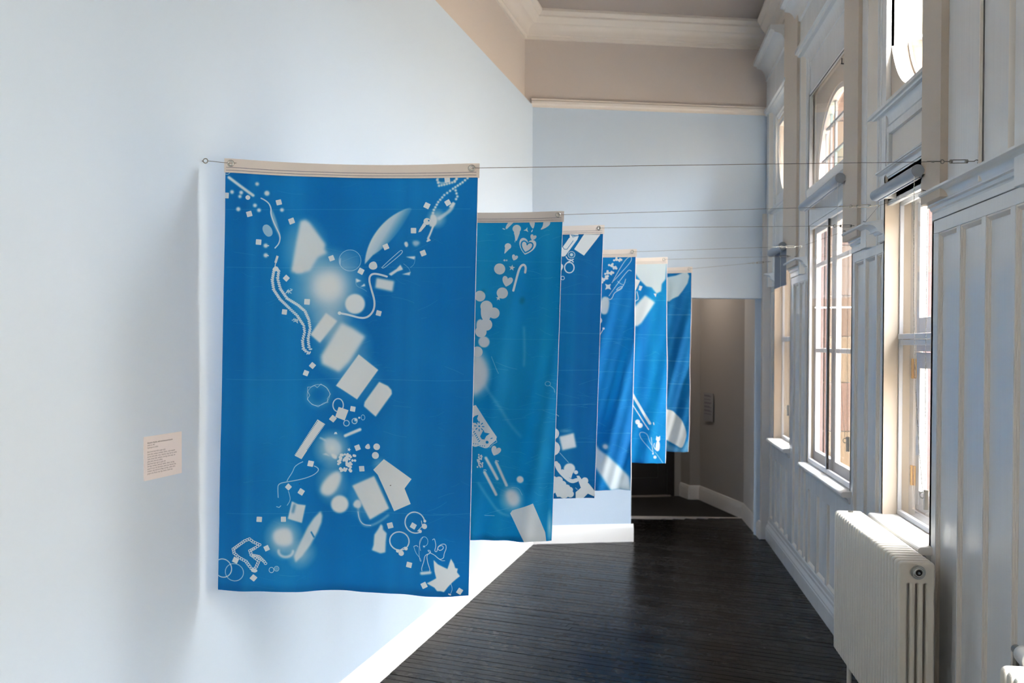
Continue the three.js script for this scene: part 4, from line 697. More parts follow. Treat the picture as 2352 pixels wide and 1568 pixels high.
  T.poly([[1177, 1173], [1224, 1154], [1252, 1222], [1255, 1246], [1206, 1248], [1172, 1180]], 0.8); T.line([[1100, 1110], [1130, 1160], [1150, 1180], [1172, 1186]], 4, 2.4, 0.35); T.glow(1262, 1210, 8, 46, 0.6); T.hard([[1114, 1186], [1136, 1186]], 1, 0.4, 0.6); T.line([[1176, 1120], [1190, 1118], [1200, 1136]], 1, 0.6, 0.5);
  for (const [x, y, r] of [[960, 560, 14], [990, 640, 20], [1030, 700, 16], [940, 1100, 22], [1010, 1020, 18], [900, 1190, 15]]) T.circ(x, y, r, 1.4);
  T.blur(3); T.g.fillStyle = 'rgba(20,80,60,0.35)'; T.g.beginPath(); T.g.ellipse(1200, 690, 5, 8, 0.3, 0, 7); T.g.fill(); T.g.beginPath(); T.g.ellipse(1112, 670, 4, 4, 0, 0, 7); T.g.fill();
});
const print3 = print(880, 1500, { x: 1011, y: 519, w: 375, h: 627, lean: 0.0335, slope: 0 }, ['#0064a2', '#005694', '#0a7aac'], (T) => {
  T.creases(50, 1200, 540, 1380, 1140, 0.12); for (const y of [676, 765, 850, 930, 1016]) T.fold(y, 1011, 1386, 0.16);
  T.poly([[1308, 546], [1330, 528], [1328, 548], [1300, 588], [1294, 590], [1288, 586], [1286, 578]], 0.7); T.darkLine([[1306, 548], [1294, 566], [1298, 572], [1304, 572], [1318, 552]], 1.2, 0.3); T.circ(1320, 540, 10, 0.6); for (let i = 0; i < 6; i++) T.darkLine([[1312 + i * 3, 536 + i], [1318 + i * 2.5, 544 - i]], 1, 0.3);
  T.poly([[1348, 528], [1379, 528], [1378, 540], [1342, 587], [1320, 572]], 0.7); T.circ(1376, 536, 3, 0.5);
  T.ring(1314, 585, 7.6, 7.6, 1.4, 0.5, 0.9); T.circ(1314, 585, 4, 1, 0.9); T.ring(1309, 615, 10.6, 12, 2.6, 0.5, 0.95); T.line([[1302, 590], [1306, 598], [1312, 596], [1318, 602]], 2.2, 0.5); T.line([[1318, 596], [1310, 600], [1304, 604]], 2.4, 0.5); T.blob([[1284, 604], [1292, 606], [1297, 612], [1290, 624], [1284, 632]], 0.6, 0.95); T.ring(1294, 639, 4, 4, 1.4, 0.4, 0.9);
  T.circ(1272, 996, 13, 0.6); T.circ(1270, 1030, 17, 0.6); T.poly([[1285, 1003], [1318, 995], [1324, 1028], [1292, 1035]], 2); T.darkLine([[1276, 1010], [1280, 1016]], 1.6, 0.4); T.hard([[1286, 1040], [1306, 1063]], 1.4, 0.6, 0.6); T.poly([[1266, 1052], [1272, 1052], [1272, 1060], [1266, 1060]], 0.4);
  T.line([[1278, 1064], [1280, 1074], [1294, 1092], [1312, 1108], [1324, 1104]], 9, 0.8); T.circ(1308, 1078, 13, 1.2); T.poly([[1290, 1078], [1316, 1086], [1312, 1100], [1296, 1092]], 0.8); T.blob([[1282, 1060], [1290, 1072], [1288, 1084], [1276, 1076]], 0.6); T.circ(1323, 1086, 4.6, 0.8);
  T.circ(1343, 1106, 8, 0.6); T.poly([[1324, 1094], [1330, 1094], [1337, 1104], [1352, 1112], [1366, 1130], [1364, 1142], [1350, 1136], [1340, 1146], [1322, 1146], [1322, 1132], [1334, 1122]], 0.8);
  for (const [x, y, r] of [[1272, 1104, 10], [1284, 1104, 9], [1292, 1114, 9], [1302, 1122, 8], [1310, 1126, 6], [1276, 1122, 14], [1296, 1134, 12], [1310, 1136, 8]]) T.circ(x, y, r, 0.7); T.poly([[1262, 1112], [1300, 1114], [1316, 1128], [1308, 1142], [1262, 1142]], 0.7); T.dark([[1266, 1138], [1276, 1132], [1280, 1142], [1268, 1146]], 0.5);
  T.hard([[1322, 1122], [1326, 1126]], 1.6, 0.5, 0.7); T.line([[1270, 936], [1276, 950], [1284, 956]], 1.6, 0.5, 0.6); T.glow(1300, 990, 20, 6, 0.3);
  for (const [x, y, r] of [[1080, 600, 16], [1140, 690, 22], [1180, 780, 20], [1100, 1040, 24]]) T.circ(x, y, r, 1.5);
});
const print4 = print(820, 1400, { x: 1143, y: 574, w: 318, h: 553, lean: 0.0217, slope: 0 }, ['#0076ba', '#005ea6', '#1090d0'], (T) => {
  T.creases(60, 1360, 590, 1455, 1120, 0.16); for (const y of [688, 778, 854, 920, 995]) T.fold(y, 1143, 1461, 0.18);
  const jig = (x, y, s, r) => { T.g.save(); T.g.translate(x, y); T.g.rotate(r); T.blur(0.5); T.g.fillStyle = 'rgba(222,231,233,1)'; T.g.fillRect(-s, -s * 0.7, 2 * s, 1.4 * s); T.g.beginPath(); T.g.arc(-s * 1.25, s * 0.7, s * 0.36, 0, 7); T.g.arc(s * 1.2, -s * 0.2, s * 0.4, 0, 7); T.g.fill(); T.g.fillStyle = '#0076ba'; T.g.beginPath(); T.g.arc(0, -s * 0.55, s * 0.4, 0, 7); T.g.arc(s * 0.1, s * 0.8, s * 0.34, 0, 7); T.g.fill(); T.g.restore(); };
  jig(1419, 595, 6.4, 0.3); jig(1408, 611, 7, 0.8); jig(1399, 626, 7, 0.2); jig(1388, 640, 7.4, -0.5); T.star(1396, 659, 9.5, 45, 4, 0.45, 0.6);
  T.line([[1405, 650], [1412, 636], [1436, 596], [1446, 589], [1451, 590], [1450, 600], [1432, 620], [1414, 640], [1406, 648]], 1.4, 0.5, 0.85); T.line([[1450, 622], [1446, 618], [1438, 626], [1424, 644], [1412, 660], [1402, 674], [1398, 680]], 1.4, 0.5, 0.85); T.line([[1437, 641], [1434, 654], [1424, 664], [1414, 668], [1418, 662], [1430, 656], [1428, 664], [1410, 672], [1406, 684], [1400, 690], [1394, 684]], 1.4, 0.5, 0.85); T.line([[1418, 646], [1424, 652], [1432, 654]], 1.2, 0.5, 0.8);
  T.blob([[1380, 686], [1390, 680], [1400, 688], [1396, 718], [1388, 724], [1376, 718]], 1.4, 0.95); T.hard([[1378, 668], [1377, 676]], 2.4, 0.6); T.blob([[1374, 728], [1380, 730], [1383, 738], [1378, 744], [1372, 742]], 0.6); T.hard([[1374, 774], [1384, 757]], 1.4, 0.4); T.circ(1385, 755, 2.6, 0.5);
  T.circ(1389, 1026, 5.4, 1.4); T.glow(1389, 1026, 12, 12, 0.4);
  T.poly([[1366, 1020], [1376, 1034], [1396, 1048], [1420, 1070], [1446, 1096], [1450, 1128], [1402, 1128], [1384, 1100], [1364, 1072]], 2.4, 0.95);
  for (const [x, y, r] of [[1200, 650, 20], [1260, 720, 26], [1300, 800, 22], [1240, 1000, 28]]) T.circ(x, y, r, 2);
});
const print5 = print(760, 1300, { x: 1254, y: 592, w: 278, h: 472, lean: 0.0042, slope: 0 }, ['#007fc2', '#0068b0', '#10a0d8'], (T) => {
  T.creases(50, 1450, 610, 1530, 1060, 0.14); for (const y of [690, 770, 828, 890, 948, 1009]) T.fold(y, 1254, 1532, 0.18);
  T.poly([[1454, 598], [1532, 598], [1529, 640], [1520, 652], [1519, 668], [1508, 674], [1496, 660], [1484, 658], [1470, 644], [1456, 624]], 1.4, 0.92); T.poly([[1501, 674], [1508, 674], [1506, 682]], 0.8); T.poly([[1454, 638], [1470, 644], [1460, 666], [1452, 660]], 0.8); T.poly([[1468, 656], [1475, 658], [1471, 668], [1466, 666]], 0.7);
  T.line([[1462, 670], [1465, 680], [1466, 688], [1458, 692]], 2, 0.6, 0.8); T.poly([[1481, 678], [1505, 694], [1472, 742], [1462, 750], [1450, 746], [1450, 712]], 2, 0.97);
  T.hard([[1450, 902], [1491, 972]], 6, 0.8); T.hard([[1450, 926], [1488, 986]], 2.2, 0.5); T.circ(1464, 970, 5.6, 0.5); T.circ(1470, 978, 5.8, 0.5); T.hard([[1499, 970], [1500, 974]], 2.4, 0.6);
  T.line([[1500, 1040], [1490, 1030], [1474, 1012], [1468, 1000], [1470, 994], [1478, 993], [1486, 998], [1490, 1014], [1496, 1022]], 1.3, 0.4, 0.8); T.line([[1494, 1004], [1496, 1024], [1500, 1042]], 1.8, 0.5, 0.8); T.circ(1499, 1042, 2, 0.4); T.circ(1504, 1050, 3.8, 0.5); T.hard([[1504, 1038], [1512, 1048], [1524, 1064]], 1.6, 0.6, 0.6);
  // small cat shaped charm
  T.circ(1511, 1008, 5.2, 0.4); T.poly([[1506, 1006], [1507, 1000], [1510, 1004]], 0.4); T.poly([[1512, 1004], [1516, 1000], [1516, 1007]], 0.4); T.blob([[1508, 1012], [1514, 1012], [1516, 1022], [1514, 1036], [1505, 1036], [1505, 1022]], 0.5); T.line([[1505, 1032], [1500, 1026], [1502, 1018]], 1.8, 0.4);
  for (const [x, y, r] of [[1320, 700, 22], [1380, 780, 24], [1330, 950, 26]]) T.circ(x, y, r, 2);
});
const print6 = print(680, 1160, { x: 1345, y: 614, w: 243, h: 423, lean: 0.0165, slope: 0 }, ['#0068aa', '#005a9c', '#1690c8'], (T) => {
  T.creases(30, 1525, 640, 1585, 1035, 0.14); for (const y of [721, 775, 828, 880, 936]) T.fold(y, 1345, 1588, 0.3);
  T.poly([[1526, 636], [1550, 632], [1576, 622], [1582, 634], [1578, 650], [1566, 668], [1556, 680], [1542, 686], [1534, 692], [1500, 690], [1500, 650]], 1, 0.85);
  T.blob([[1520, 938], [1534, 940], [1546, 944], [1566, 964], [1576, 992], [1572, 1012], [1564, 1030], [1552, 1022], [1520, 1006], [1500, 990]], 1, 1); T.poly([[1510, 1012], [1564, 1030], [1576, 1012], [1584, 1012], [1584, 1038], [1510, 1038]], 3, 0.4);
  for (const [x, y, r] of [[1420, 720, 22], [1460, 800, 20], [1420, 940, 24]]) T.circ(x, y, r, 2);
});

// ---------------------------------------------------------------- banners on their wires
const weave = dataTex(128, 128, (u, v, i, j) => 0.5 + ((i ^ j) & 1 ? 0.12 : -0.12) + 0.2 * wrapN(u, v, 9, 9, 2));
const bannerSpecs = [
  { TR: [-0.495, 2.243, -3.29], BR: [-0.524, 0.806, -3.286], w: 0.835, dTL: [0, 0.011, 0], dBL: [0.002, 0.024, 0], amp: 0.012, lean: 0.05, per: 0.23, ph: 0.6, tex: print1, wire: [[-1.404, 2.251, -3.165], [1.172, 2.268, -3.52]] },
  { TR: [-0.28, 2.222, -4.347], BR: [-0.324, 0.784, -4.342], w: 0.85, dTL: [0, 0.01, 0], dBL: [0, 0.02, 0], amp: 0.016, lean: 0.16, per: 0.26, ph: 2.2, tex: print2, wire: [[-1.263, 2.27, -4.23], [1.089, 2.256, -4.509]] },
  { TR: [-0.122, 2.25, -5.105], BR: [-0.161, 0.856, -5.101], w: 0.85, dTL: [0, 0.01, 0], dBL: [0, 0.02, 0], amp: 0.007, lean: 0.1, per: 0.3, ph: 0.4, tex: print3, wire: [[-1.17, 2.27, -4.98], [1.172, 2.256, -5.262]] },
  { TR: [0.053, 2.233, -6.239], BR: [0.028, 0.735, -6.236], w: 0.85, dTL: [0, 0.01, 0], dBL: [0, 0.01, 0], amp: 0.021, lean: 0.3, per: 0.22, ph: 1.1, tex: print4, wire: [[-1.03, 2.27, -6.11], [1.073, 2.26, -6.36]] },
  { TR: [0.279, 2.261, -7.152], BR: [0.28, 0.801, -7.152], w: 0.85, dTL: [0, 0.005, 0], dBL: [0, 0.005, 0], amp: 0.02, lean: 0.3, per: 0.27, ph: 4.0, tex: print5, wire: [[-0.92, 2.27, -7.0], [1.17, 2.277, -7.265]] },
  { TR: [0.525, 2.278, -8.287], BR: [0.508, 0.767, -8.284], w: 0.85, dTL: [0, 0.0, 0], dBL: [0, 0.0, 0], amp: 0.016, lean: 0.35, per: 0.2, ph: 2.6, tex: print6, wire: [[-0.785, 2.29, -8.05], [1.15, 2.33, -8.395]] },
];
const bannerLabels = [
  'nearest blue banner, printed with two crossing bands of small white objects and a maple leaf',
  'second blue banner from the front, printed with white hearts, a candy cane and candles',
  'third blue banner, printed with a white jar, a paper strip and a cowboy hat shape',
  'fourth blue banner, printed with white jigsaw pieces and looping thread',
  'fifth blue banner, pale across its top and printed with a cat charm and stick',
  'farthest blue banner beside the doorway, printed with torn edges and a white half disc',
];
bannerSpecs.forEach((s, bi) => {
  const TR = V(...s.TR), BR = V(...s.BR), wl = V(...s.wire[0]), wrr = V(...s.wire[1]), dir = wrr.clone().sub(wl).setY(0).normalize();
  const TL = TR.clone().addScaledVector(dir, -s.w).add(V(...s.dTL)), BL = BR.clone().addScaledVector(dir, -s.w).add(V(...s.dBL)), N = V(-dir.z, 0, dir.x).multiplyScalar(-1);
  if (N.z < 0) N.negate();
  const hemV = 0.026 / 1.44 * 1.25;
  const at = (u, v, off = 0) => {
    const p = TL.clone().lerp(TR, u).lerp(BL.clone().lerp(BR, u), v);
    const grow = Math.min(1, v * 1.6), x = u * s.w - s.lean * (1 - v) * 1.0, k = 2 * Math.PI / s.per;
    let d = s.amp * grow * (Math.sin(k * x + s.ph) + (bi ? 0.4 : 0.15) * Math.sin(k * 2.3 * x + 1.7 * s.ph + v * 2) + 0.35 * Math.sin(k * 0.43 * x + v)) * (bi ? 1 : 1 - 0.4 * v);
    d += 0.0025 * noise.noise(u * 14, v * 22, bi * 7) * grow + 0.005 * noise.noise(u * 4, v * 5, bi * 3 + 0.5);
    const sag = 0.012 * Math.sin(Math.PI * Math.max(0, Math.min(1, (u - 0.02) / 0.96))) * Math.max(0, 1 - v * 8) + 0.006 * Math.sin(u * 9 + bi) * v * (bi ? 0.6 : 1);
    return p.addScaledVector(N, d + off).add(V(0, -sag, 0));
  };
  const sheet = (u0, u1, v0, v1, nu, nv, off) => {
    const pos = [], uv = [], idx = [];
    for (let j = 0; j <= nv; j++) for (let i = 0; i <= nu; i++) { const u = u0 + (u1 - u0) * i / nu, v = v0 + (v1 - v0) * j / nv, p = at(u, v, off); pos.push(p.x, p.y, p.z); uv.push(u, 1 - v); }
    for (let j = 0; j < nv; j++) for (let i = 0; i < nu; i++) { const a = j * (nu + 1) + i, b = a + 1, c = a + nu + 1, d = c + 1; idx.push(a, c, b, b, c, d); }
    const g = new THREE.BufferGeometry(); g.setAttribute('position', new THREE.Float32BufferAttribute(pos, 3)); g.setAttribute('uv', new THREE.Float32BufferAttribute(uv, 2)); g.setIndex(idx); g.computeVertexNormals();
    return clean(g);
  };
  const B = tag(group('banner'), bannerLabels[bi], 'banner', 'cyanotype banners hung across the gallery');
  const cloth = new THREE.MeshPhysicalMaterial({ map: s.tex, roughness: 0.9, side: THREE.DoubleSide, transmission: 0.42, thickness: 0, specularIntensity: 0.3 });
  obj('cloth', sheet(0, 1, hemV, 1, 90, 150, 0), cloth, B, true);
  obj('bottom_hem', sheet(0.004, 0.996, 1 - 0.014, 1, 90, 2, -0.0015), cloth, B, true);
  const calico = M.calico;
  const head = obj('heading_band', [sheet(-0.004, 1.006, -0.004, hemV + 0.006, 60, 3, 0.003), sheet(-0.004, 1.006, -0.004, hemV + 0.006, 60, 3, -0.003), sheet(-0.004, 1.006, -0.004, -0.0035, 60, 1, 0)], calico, B, true);
  head.userData.label = 'unprinted cream heading band with rows of stitching';
  for (const [j, v] of [hemV + 0.0005, hemV - 0.006].entries()) obj(j ? 'stitching_001' : 'stitching', tube(Array.from({ length: 41 }, (_, i) => at(0.004 + 0.99 * i / 40, v, 0.0036)), 0.0007, 4), M.thread, B);
  obj('side_edge', tube(Array.from({ length: 60 }, (_, i) => at(1, hemV + (1 - hemV) * i / 59, -0.001)), bi > 2 ? 0.0022 : 0.0013, 5), M.cottonEdge, B);
  [0.022, 0.975].forEach((u, i) => {
    const c = at(u, 0.0075, 0.0045), e = group('eyelet' + (i ? '_001' : ''), B);
    obj('rim', [ringGeo(c, 0.0085, 0.0032, N, 24)], M.chrome, e);
    obj('hole', clean(new THREE.CircleGeometry(0.0066, 18).applyQuaternion(new THREE.Quaternion().setFromUnitVectors(V(0, 0, 1), N)).translate(c.x - N.x * 0.0005, c.y, c.z - N.z * 0.0005)), M.trimWhite, e);
  });
  recentre(B, (TL.x + TR.x) / 2, TR.y, (TL.z + TR.z) / 2);
  // the wire with its screw eye and turnbuckle
  const order = ['nearest', 'second', 'third', 'fourth', 'fifth', 'farthest'][bi];
  const Wr = tag(group('hanging_wire'), [`thin steel wire carrying the nearest banner, from the left wall to the near cream pier`, `thin wire of the second banner, ending in a forked bridle across the nearest window`, `thin wire of the third banner, its turnbuckle fixed at the pier between two windows`, `thin wire of the fourth banner, its bright turnbuckle bridled across the double window`, `thin wire of the fifth banner, fixed to the pier past the double window`, `thin wire of the farthest banner, tied off near the end wall corner`][bi], 'wire', 'banner wires strung across the gallery');
  const eL = at(0.022, 0.0075, 0.007), eR = at(0.975, 0.0075, 0.007), tEnd = wrr.clone(), back = wrr.clone().sub(eR).normalize();
  const hookIn = tEnd.clone(), tb0 = tEnd.clone().addScaledVector(back, -0.125), wallPt = wl.clone();
  const ring0 = wallPt.clone().addScaledVector(LN, 0.018);
  obj('wire', [rod(ring0.clone().addScaledVector(back, 0.006), eL, 0.0009, 6), rod(eL, at(0.1, 0, -0.008), 0.0009, 6), rod(at(0.1, 0, -0.008), eR.clone().addScaledVector(N, -0.012), 0.0009, 6), rod(eR.clone().addScaledVector(N, -0.012), eR, 0.0009, 6), rod(eR, tb0, 0.0009, 6)], M.wire, Wr);
  obj('screw_eye', [ringGeo(ring0, 0.0075, 0.0016, V(0.15, 0, 1)), rod(wallPt.clone().addScaledVector(LN, -0.004), ring0.clone().addScaledVector(LN, -0.0075), 0.0016)], M.steel, Wr);
  obj('wall_plug', rod(wallPt.clone().addScaledVector(LN, -0.006), wallPt.clone().addScaledVector(LN, 0.002), 0.0042, 12), M.red, Wr);
  const t = group('turnbuckle', Wr), P = (d, up = 0) => tb0.clone().addScaledVector(back, d).add(V(0, up, 0));
  const tm = bi === 3 ? M.chrome : M.steel;
  obj('eye', [ringGeo(P(0.002), 0.0062, 0.0015, V(0.1, 0, 1)), rod(P(0.008), P(0.032), 0.0016)], tm, t);
  obj('body', [rod(P(0.03, 0.0052), P(0.086, 0.0052), 0.0016), rod(P(0.03, -0.0052), P(0.086, -0.0052), 0.0016), rod(P(0.028), P(0.035), 0.0068, 10), rod(P(0.081), P(0.088), 0.0068, 10)], tm, t);
  obj('hook', [rod(P(0.086), P(0.112), 0.0016), tube([P(0.11), P(0.117, 0.004), P(0.125, 0.003), P(0.127, -0.003), P(0.122, -0.006)], 0.0015, 6)], tm, t);
  const twist = group('wire_twist', Wr);
  obj('splice', [rod(P(-0.05, 0.001), P(-0.004, 0.001), 0.0018, 6), rod(P(-0.034), P(-0.026), 0.0028, 8)], tm, twist);
  const tie = { 1: [[1.148, 2.249, -4.033], [1.146, 2.246, -5.0]], 3: [[1.148, 2.252, -5.457], [1.146, 2.25, -6.99]] }[bi];
  if (tie) obj('bridle', tie.map((q) => rod(P(0.125), V(...q), 0.0008, 6)).concat(tie.map((q) => ringGeo(V(q[0] - 0.006, q[1], q[2]), 0.006, 0.0013, V(0.2, 1, 0.2)))), M.wire, Wr);
  else obj('anchor_eye', [ringGeo(P(0.13), 0.006, 0.0014, V(0, 1, 0.3)), rod(P(0.136), P(0.15), 0.0015)], M.steel, Wr);
});

// ---------------------------------------------------------------- radiators
const secShape = (w, h) => {                               // four columns seen from the end: three slots between them
  const s = new THREE.Shape(), r = 0.012;
  s.moveTo(-w / 2 + r, 0); s.lineTo(w / 2 - r, 0); s.quadraticCurveTo(w / 2, 0, w / 2, r); s.lineTo(w / 2, h - r); s.quadraticCurveTo(w / 2, h, w / 2 - r, h); s.lineTo(-w / 2 + r, h); s.quadraticCurveTo(-w / 2, h, -w / 2, h - r); s.lineTo(-w / 2, r); s.quadraticCurveTo(-w / 2, 0, -w / 2 + r, 0);
  for (const x of [-0.25, 0, 0.25]) { const p = new THREE.Path(), c = x * w, a = 0.0115; p.absarc(c, h - 0.078, a, 0, Math.PI, false); p.absarc(c, 0.078, a, Math.PI, 2 * Math.PI, false); s.holes.push(p); }
  return s;
};
function radiator(xf, zNear, count, pitch, y0, h, depth, label, extras) {
  const R = tag(group('radiator'), label, 'radiator');
  const g = new THREE.ExtrudeGeometry(secShape(depth - 0.014, h - 0.014), { depth: pitch - 0.034, bevelEnabled: true, bevelThickness: 0.01, bevelSize: 0.007, bevelSegments: 3, curveSegments: 6 });
  const sec = clean(g.translate(xf + depth / 2, y0 + 0.007, 0.01));
  const hub = clean(new THREE.CylinderGeometry(0.021, 0.021, pitch, 14).rotateX(Math.PI / 2).translate(xf + depth / 2, 0, pitch / 2 - 0.004));
  const one = uvWorld(merge([sec, hub.clone().translate(0, y0 + h - 0.04, 0), hub.clone().translate(0, y0 + 0.04, 0)]));
  for (let i = 0; i < count; i++) { const m = new THREE.Mesh(one, M.radiator); m.castShadow = m.receiveShadow = true; m.name = i ? 'column_section_' + String(i).padStart(3, '0') : 'column_section'; m.position.z = zNear - pitch * (i + 1) + 0.004; R.add(m); }
  extras(R, xf + depth / 2);
  return R;
}
radiator(1.0, -3.79, 26, 0.0448, 0.178, 0.672, 0.13, 'long cream column radiator below the nearest window, its end plug facing out', (R, xm) => {
  const z = -3.785, y = 0.815;
  const p = group('end_plug', R);
  obj('hex_bush', [clean(new THREE.CylinderGeometry(0.024, 0.026, 0.008, 6).rotateX(Math.PI / 2).translate(xm, y, z + 0.003)), clean(new THREE.CylinderGeometry(0.0265, 0.0265, 0.003, 24).rotateX(Math.PI / 2).translate(xm, y, z - 0.001))], M.chrome, p);
  obj('vent', [ringGeo(V(xm, y, z + 0.008), 0.014, 0.003, V(0, 0, 1), 24), clean(new THREE.CylinderGeometry(0.004, 0.005, 0.012, 10).rotateX(Math.PI / 2).translate(xm, y, z + 0.01))], M.chrome, p);
  obj('vent_recess', clean(new THREE.CylinderGeometry(0.013, 0.013, 0.002, 20).rotateX(Math.PI / 2).translate(xm, y, z + 0.0075)), M.dark, p);
  kids(R, 'foot', [[1.03, -4.74], [1.1, -4.74], [1.03, -3.9], [1.1, -3.9]].map(([x, zz]) => merge([rod(V(x, 0.07, zz), V(x, 0.2, zz), 0.011, 12), rod(V(x, -0.0, zz), V(x, 0.07, zz), 0.006, 10), rod(V(x, -0.0, zz), V(x, 0.006, zz), 0.016, 12)])), M.radiator);
  obj('air_valve', rod(V(xm, 0.85, -4.9), V(xm, 0.857, -4.9), 0.012, 12), M.steel, R);
});
const dial = (() => {
  const c = document.createElement('canvas'); c.width = c.height = 256; const g = c.getContext('2d');
  g.fillStyle = '#d8d5cc'; g.fillRect(0, 0, 256, 256);
  g.translate(128, 128);
  g.fillStyle = '#2a2a3a'; for (let i = 0; i < 9; i++) { g.save(); g.rotate((-60 + i * 15) * Math.PI / 180); g.fillRect(-3, -92, 6, 20); g.restore(); }
  g.fillStyle = '#1c1830'; g.beginPath(); g.arc(0, 0, 100, Math.PI * 1.02, Math.PI * 1.22); g.lineTo(-40, -26); g.lineTo(-52, 0); g.fill();
  g.fillRect(-44, -56, 40, 18); g.fillRect(8, -34, 34, 26); g.fillRect(86, -60, 10, 60);
  g.fillStyle = '#2f8a4a'; g.beginPath(); g.arc(0, -92, 10, 0, 7); g.fill(); g.fillStyle = '#1a1828'; g.beginPath(); g.arc(-10, -96, 8, 0, 7); g.fill();
  const t = new THREE.CanvasTexture(c); t.colorSpace = THREE.SRGBColorSpace; return t;
})();
radiator(1.0, -1.55, 28, 0.0448, 0.118, 0.672, 0.13, 'cream column radiator cut off at the lower right, with a white thermostat knob', (R, xm) => {
  const x = 1.108, y = 0.782, z = -2.86;
  const v = group('thermostat', R);
  obj('knob', clean(new THREE.LatheGeometry([[0.016, -0.075], [0.024, -0.072], [0.027, -0.05], [0.0285, -0.004], [0.0275, 0], [0.0255, 0.0005], [0.025, -0.0015], [0, -0.0015]].map(([a, b]) => new THREE.Vector2(a, b)), 36).rotateX(Math.PI / 2).translate(x, y, z)), M.plastic, v);
  const d = clean(new THREE.CircleGeometry(0.0248, 36).translate(x, y, z - 0.0009));
  obj('dial', d, new THREE.MeshStandardMaterial({ map: dial, roughness: 0.5 }), v, true);
  obj('valve_body', [rod(V(x, y, z - 0.07), V(x, y, z - 0.12), 0.013, 14), rod(V(x, y, z - 0.115), V(x - 0.0, 0.02, z - 0.115), 0.009, 12)], M.steel, R);
  obj('foot', [rod(V(1.03, 0, -2.7), V(1.03, 0.14, -2.7), 0.011, 12), rod(V(1.1, 0, -2.7), V(1.1, 0.14, -2.7), 0.011, 12)], M.radiator, R);
});

// ---------------------------------------------------------------- roller blinds
function blind(label, x, y, r, zn, zf, drop, chain) {
  const B = tag(group('roller_blind'), label, 'blind', 'grey roller blinds over the windows');
  const cyl = (rad, a, b) => clean(new THREE.CylinderGeometry(rad, rad, Math.abs(a - b), 28).rotateX(Math.PI / 2).translate(x, y, (a + b) / 2));
  obj('roll', [cyl(r, zn, zf)], M.blindRoll, B);
  kids(B, 'bracket', [[zf, -1], [zn, 1]].map(([z, d]) => rbox(x - 0.012, XB + 0.03, y - 0.014, y + 0.014, z - d * 0.002, z - d * 0.007, 0.002)), M.plastic);
  const yb = y - r - drop;
  if (drop > 0.05) { obj('fabric', rbox(x + r - 0.003, x + r - 0.001, yb, y, zn - 0.01, zf + 0.01, 0.0005, 1), M.blind, B); obj('bottom_bar', rbox(x + r - 0.006, x + r + 0.002, yb - 0.012, yb + 0.008, zn - 0.01, zf + 0.01, 0.003), M.blind, B); }
  else { obj('bottom_bar', [rbox(x + r * 0.3, x + r * 0.75, y - r * 1.12, y - r * 0.7, zn - 0.01, zf + 0.015, 0.003)], M.blindRoll, B); obj('fabric', rbox(x + r * 0.72, x + r * 0.8, y - r * 0.9, y + r * 0.2, zn - 0.01, zf + 0.012, 0.0003, 1), M.blind, B); }
  if (chain) {
    const { z, z2, bottom } = chain, n = 40, path = [], path2 = [];
    for (let i = 0; i <= n; i++) { const t = i / n, q = Math.pow(t, 3); path.push(V(x - 0.012 + 0.062 * q, y + (bottom + 0.05 - y) * t, z + (z2 + 0.02 - z) * q)); path2.push(V(1.188 - 0.004 * Math.sin(t * 3), y + (bottom + 0.05 - y) * t, z2)); }
    const bead = new THREE.IcosahedronGeometry(chain.r ?? 0.0022, 1), all = [];
    for (const p of [path, path2]) { const c = new THREE.CatmullRomCurve3(p), L = c.getLength(), m = Math.round(L / (chain.step ?? 0.0062)); for (let i = 0; i <= m; i++) all.push(c.getPointAt(i / m)); }
    obj('bead_chain', [merge(all.map((p) => clean(bead.clone()).translate(p.x, p.y, p.z))), tube(path, 0.0006, 4), tube(path2, 0.0006, 4)], M.plastic, B).userData.kind = undefined;
    const cb = V(1.176, 0, z2);
    obj('chain_cleat', [rbox(cb.x + 0.006, cb.x + 0.024, bottom - 0.03, bottom + 0.05, cb.z - 0.008, cb.z + 0.006, 0.003), ringGeo(V(cb.x, bottom + 0.03, cb.z + 0.004), 0.012, 0.0022, V(0.3, 0, 1))], M.plastic, B);
  }
  recentre(B, x, y, (zn + zf) / 2);
}
blind('rolled grey blind above the nearest window, its bead chain hanging down', 1.122, 2.328, 0.0245, -4.045, -4.712, 0, { z: -4.05, z2: -4.136, bottom: 1.02 });
blind('rolled grey blind above the middle double window', 1.122, 2.535, 0.027, -5.47, -6.62, 0, { z: -5.475, z2: -5.56, bottom: 1.1, r: 0.0016 });
blind('grey blind hanging a short way down over the farthest window', 1.122, 2.366, 0.03, -7.44, -8.03, 0.24, { z: -7.45, z2: -7.57, bottom: 1.15, r: 0.0016 });

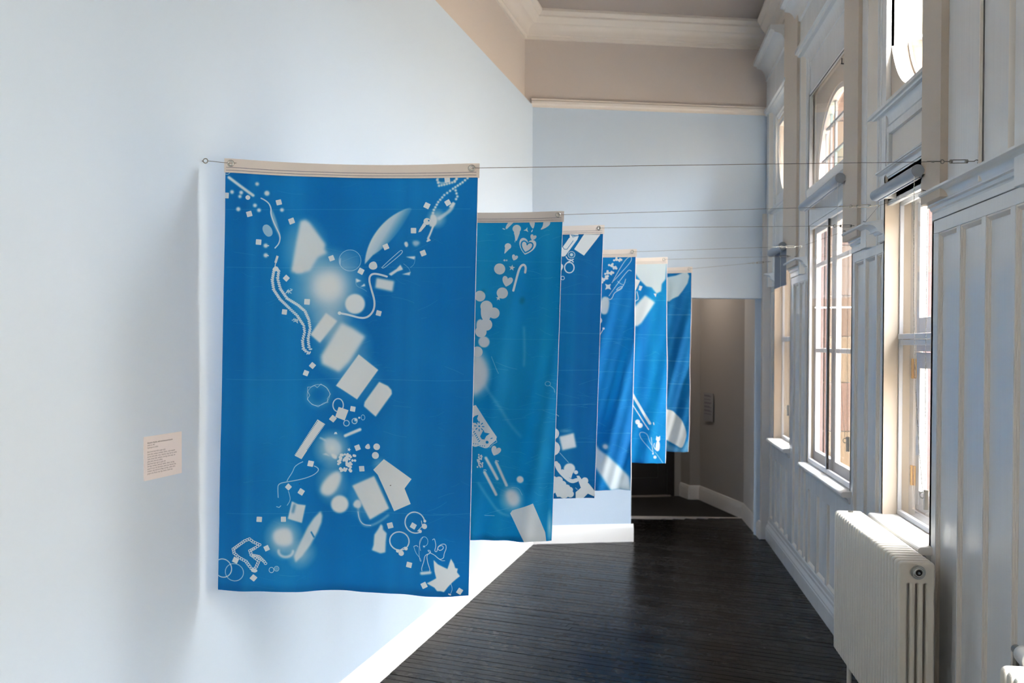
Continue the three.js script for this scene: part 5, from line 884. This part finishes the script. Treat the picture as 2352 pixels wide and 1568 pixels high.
// ---------------------------------------------------------------- wall labels
{
  const c = document.createElement('canvas'); c.width = 900; c.height = 594; const g = c.getContext('2d');
  g.fillStyle = '#e9e4e4'; g.fillRect(0, 0, 900, 594); g.fillStyle = '#2d2a30';
  const lines = [['b', 'Alisandra Phylisla, with workshop participants'], ['n', 'Saltire no. 002'], ['l', 'Cyanotype on cotton'], null, ['l', 'Band from lower left to upper right:'], ['l', 'Game tiles, necklace, bracelets, feather, cloth-wrapped'], ['l', 'journal, bank notes, coins, chapstick, rings, keyring, cookie'], ['l', 'cutter, bread cloth, necklaces, earrings, acorn caps, sea'], ['l', 'glass, bindi, aloe vera cutting.'], ['l', 'Band from lower right to upper left:'], ['l', 'Earrings, necklace, plant pot, feather, ribbon, tea bag,'], ['l', 'popcorn in jar, hair decoration, bank note, Pakistani visa,'], ['l', 'compact, clay bowl from village, earrings, cookie cutter,'], ['l', 'prayer card, kilt pin, hair clips, stones, studio keys']];
  let y = 98;
  for (const l of lines) { if (!l) { y += 26; continue; } g.font = (l[0] === 'b' ? 'bold ' : '') + '27px sans-serif'; g.fillStyle = l[0] === 'l' ? '#4b464c' : '#2a262b'; g.fillText(l[1], 66, y); y += 32.5; }
  const t = new THREE.CanvasTexture(c); t.colorSpace = THREE.SRGBColorSpace; t.anisotropy = 8;
  const card = tag(group('wall_label'), 'small pale text label on the left wall beside the nearest banner', 'label');
  const a = V(-1.439, 1.234, -2.835), n = LN, w = 0.2, h = 0.1325;
  const base = new THREE.BoxGeometry(w, h, 0.003), m = obj('card', base, mat('#e9e4e4', { roughness: 0.7 }), card);
  const face = obj('printed_face', new THREE.PlaneGeometry(w, h).translate(0, 0, 0.0017), new THREE.MeshStandardMaterial({ map: t, roughness: 0.7 }), card, true);
  const ctr = V(lwX(-2.934), 1.301, -2.934).addScaledVector(n, 0.0018);
  card.position.copy(ctr); card.rotation.y = Math.atan2(n.x, n.z);
}
{
  const c = document.createElement('canvas'); c.width = 256; c.height = 280; const g = c.getContext('2d');
  g.fillStyle = '#9f9ea2'; g.fillRect(0, 0, 256, 280); g.fillStyle = '#77757c';
  [22, 30, 62, 92, 102, 130, 140, 168, 178, 206].forEach((y, i) => g.fillRect(20, y, 150 + (i * 37) % 60, 7));
  const t = new THREE.CanvasTexture(c); t.colorSpace = THREE.SRGBColorSpace;
  const card = tag(group('wall_label'), 'blurred text panel on the dim passage wall past the doorway', 'label');
  const a = HP[1], b = HP[2], d = V(b[0] - a[0], 0, b[1] - a[1]).normalize(), n = V(d.z, 0, -d.x);
  obj('card', new THREE.BoxGeometry(0.27, 0.29, 0.004), mat('#9f9ea2'), card);
  obj('printed_face', new THREE.PlaneGeometry(0.27, 0.29).translate(0, 0, 0.0024), new THREE.MeshStandardMaterial({ map: t, roughness: 0.8 }), card, true);
  if (n.x > 0) n.negate();
  card.position.copy(V(0.846, 1.0, -10.465).addScaledVector(n, 0.006)); card.rotation.y = Math.atan2(n.x, n.z);
}
renderer.render(scene, camera);
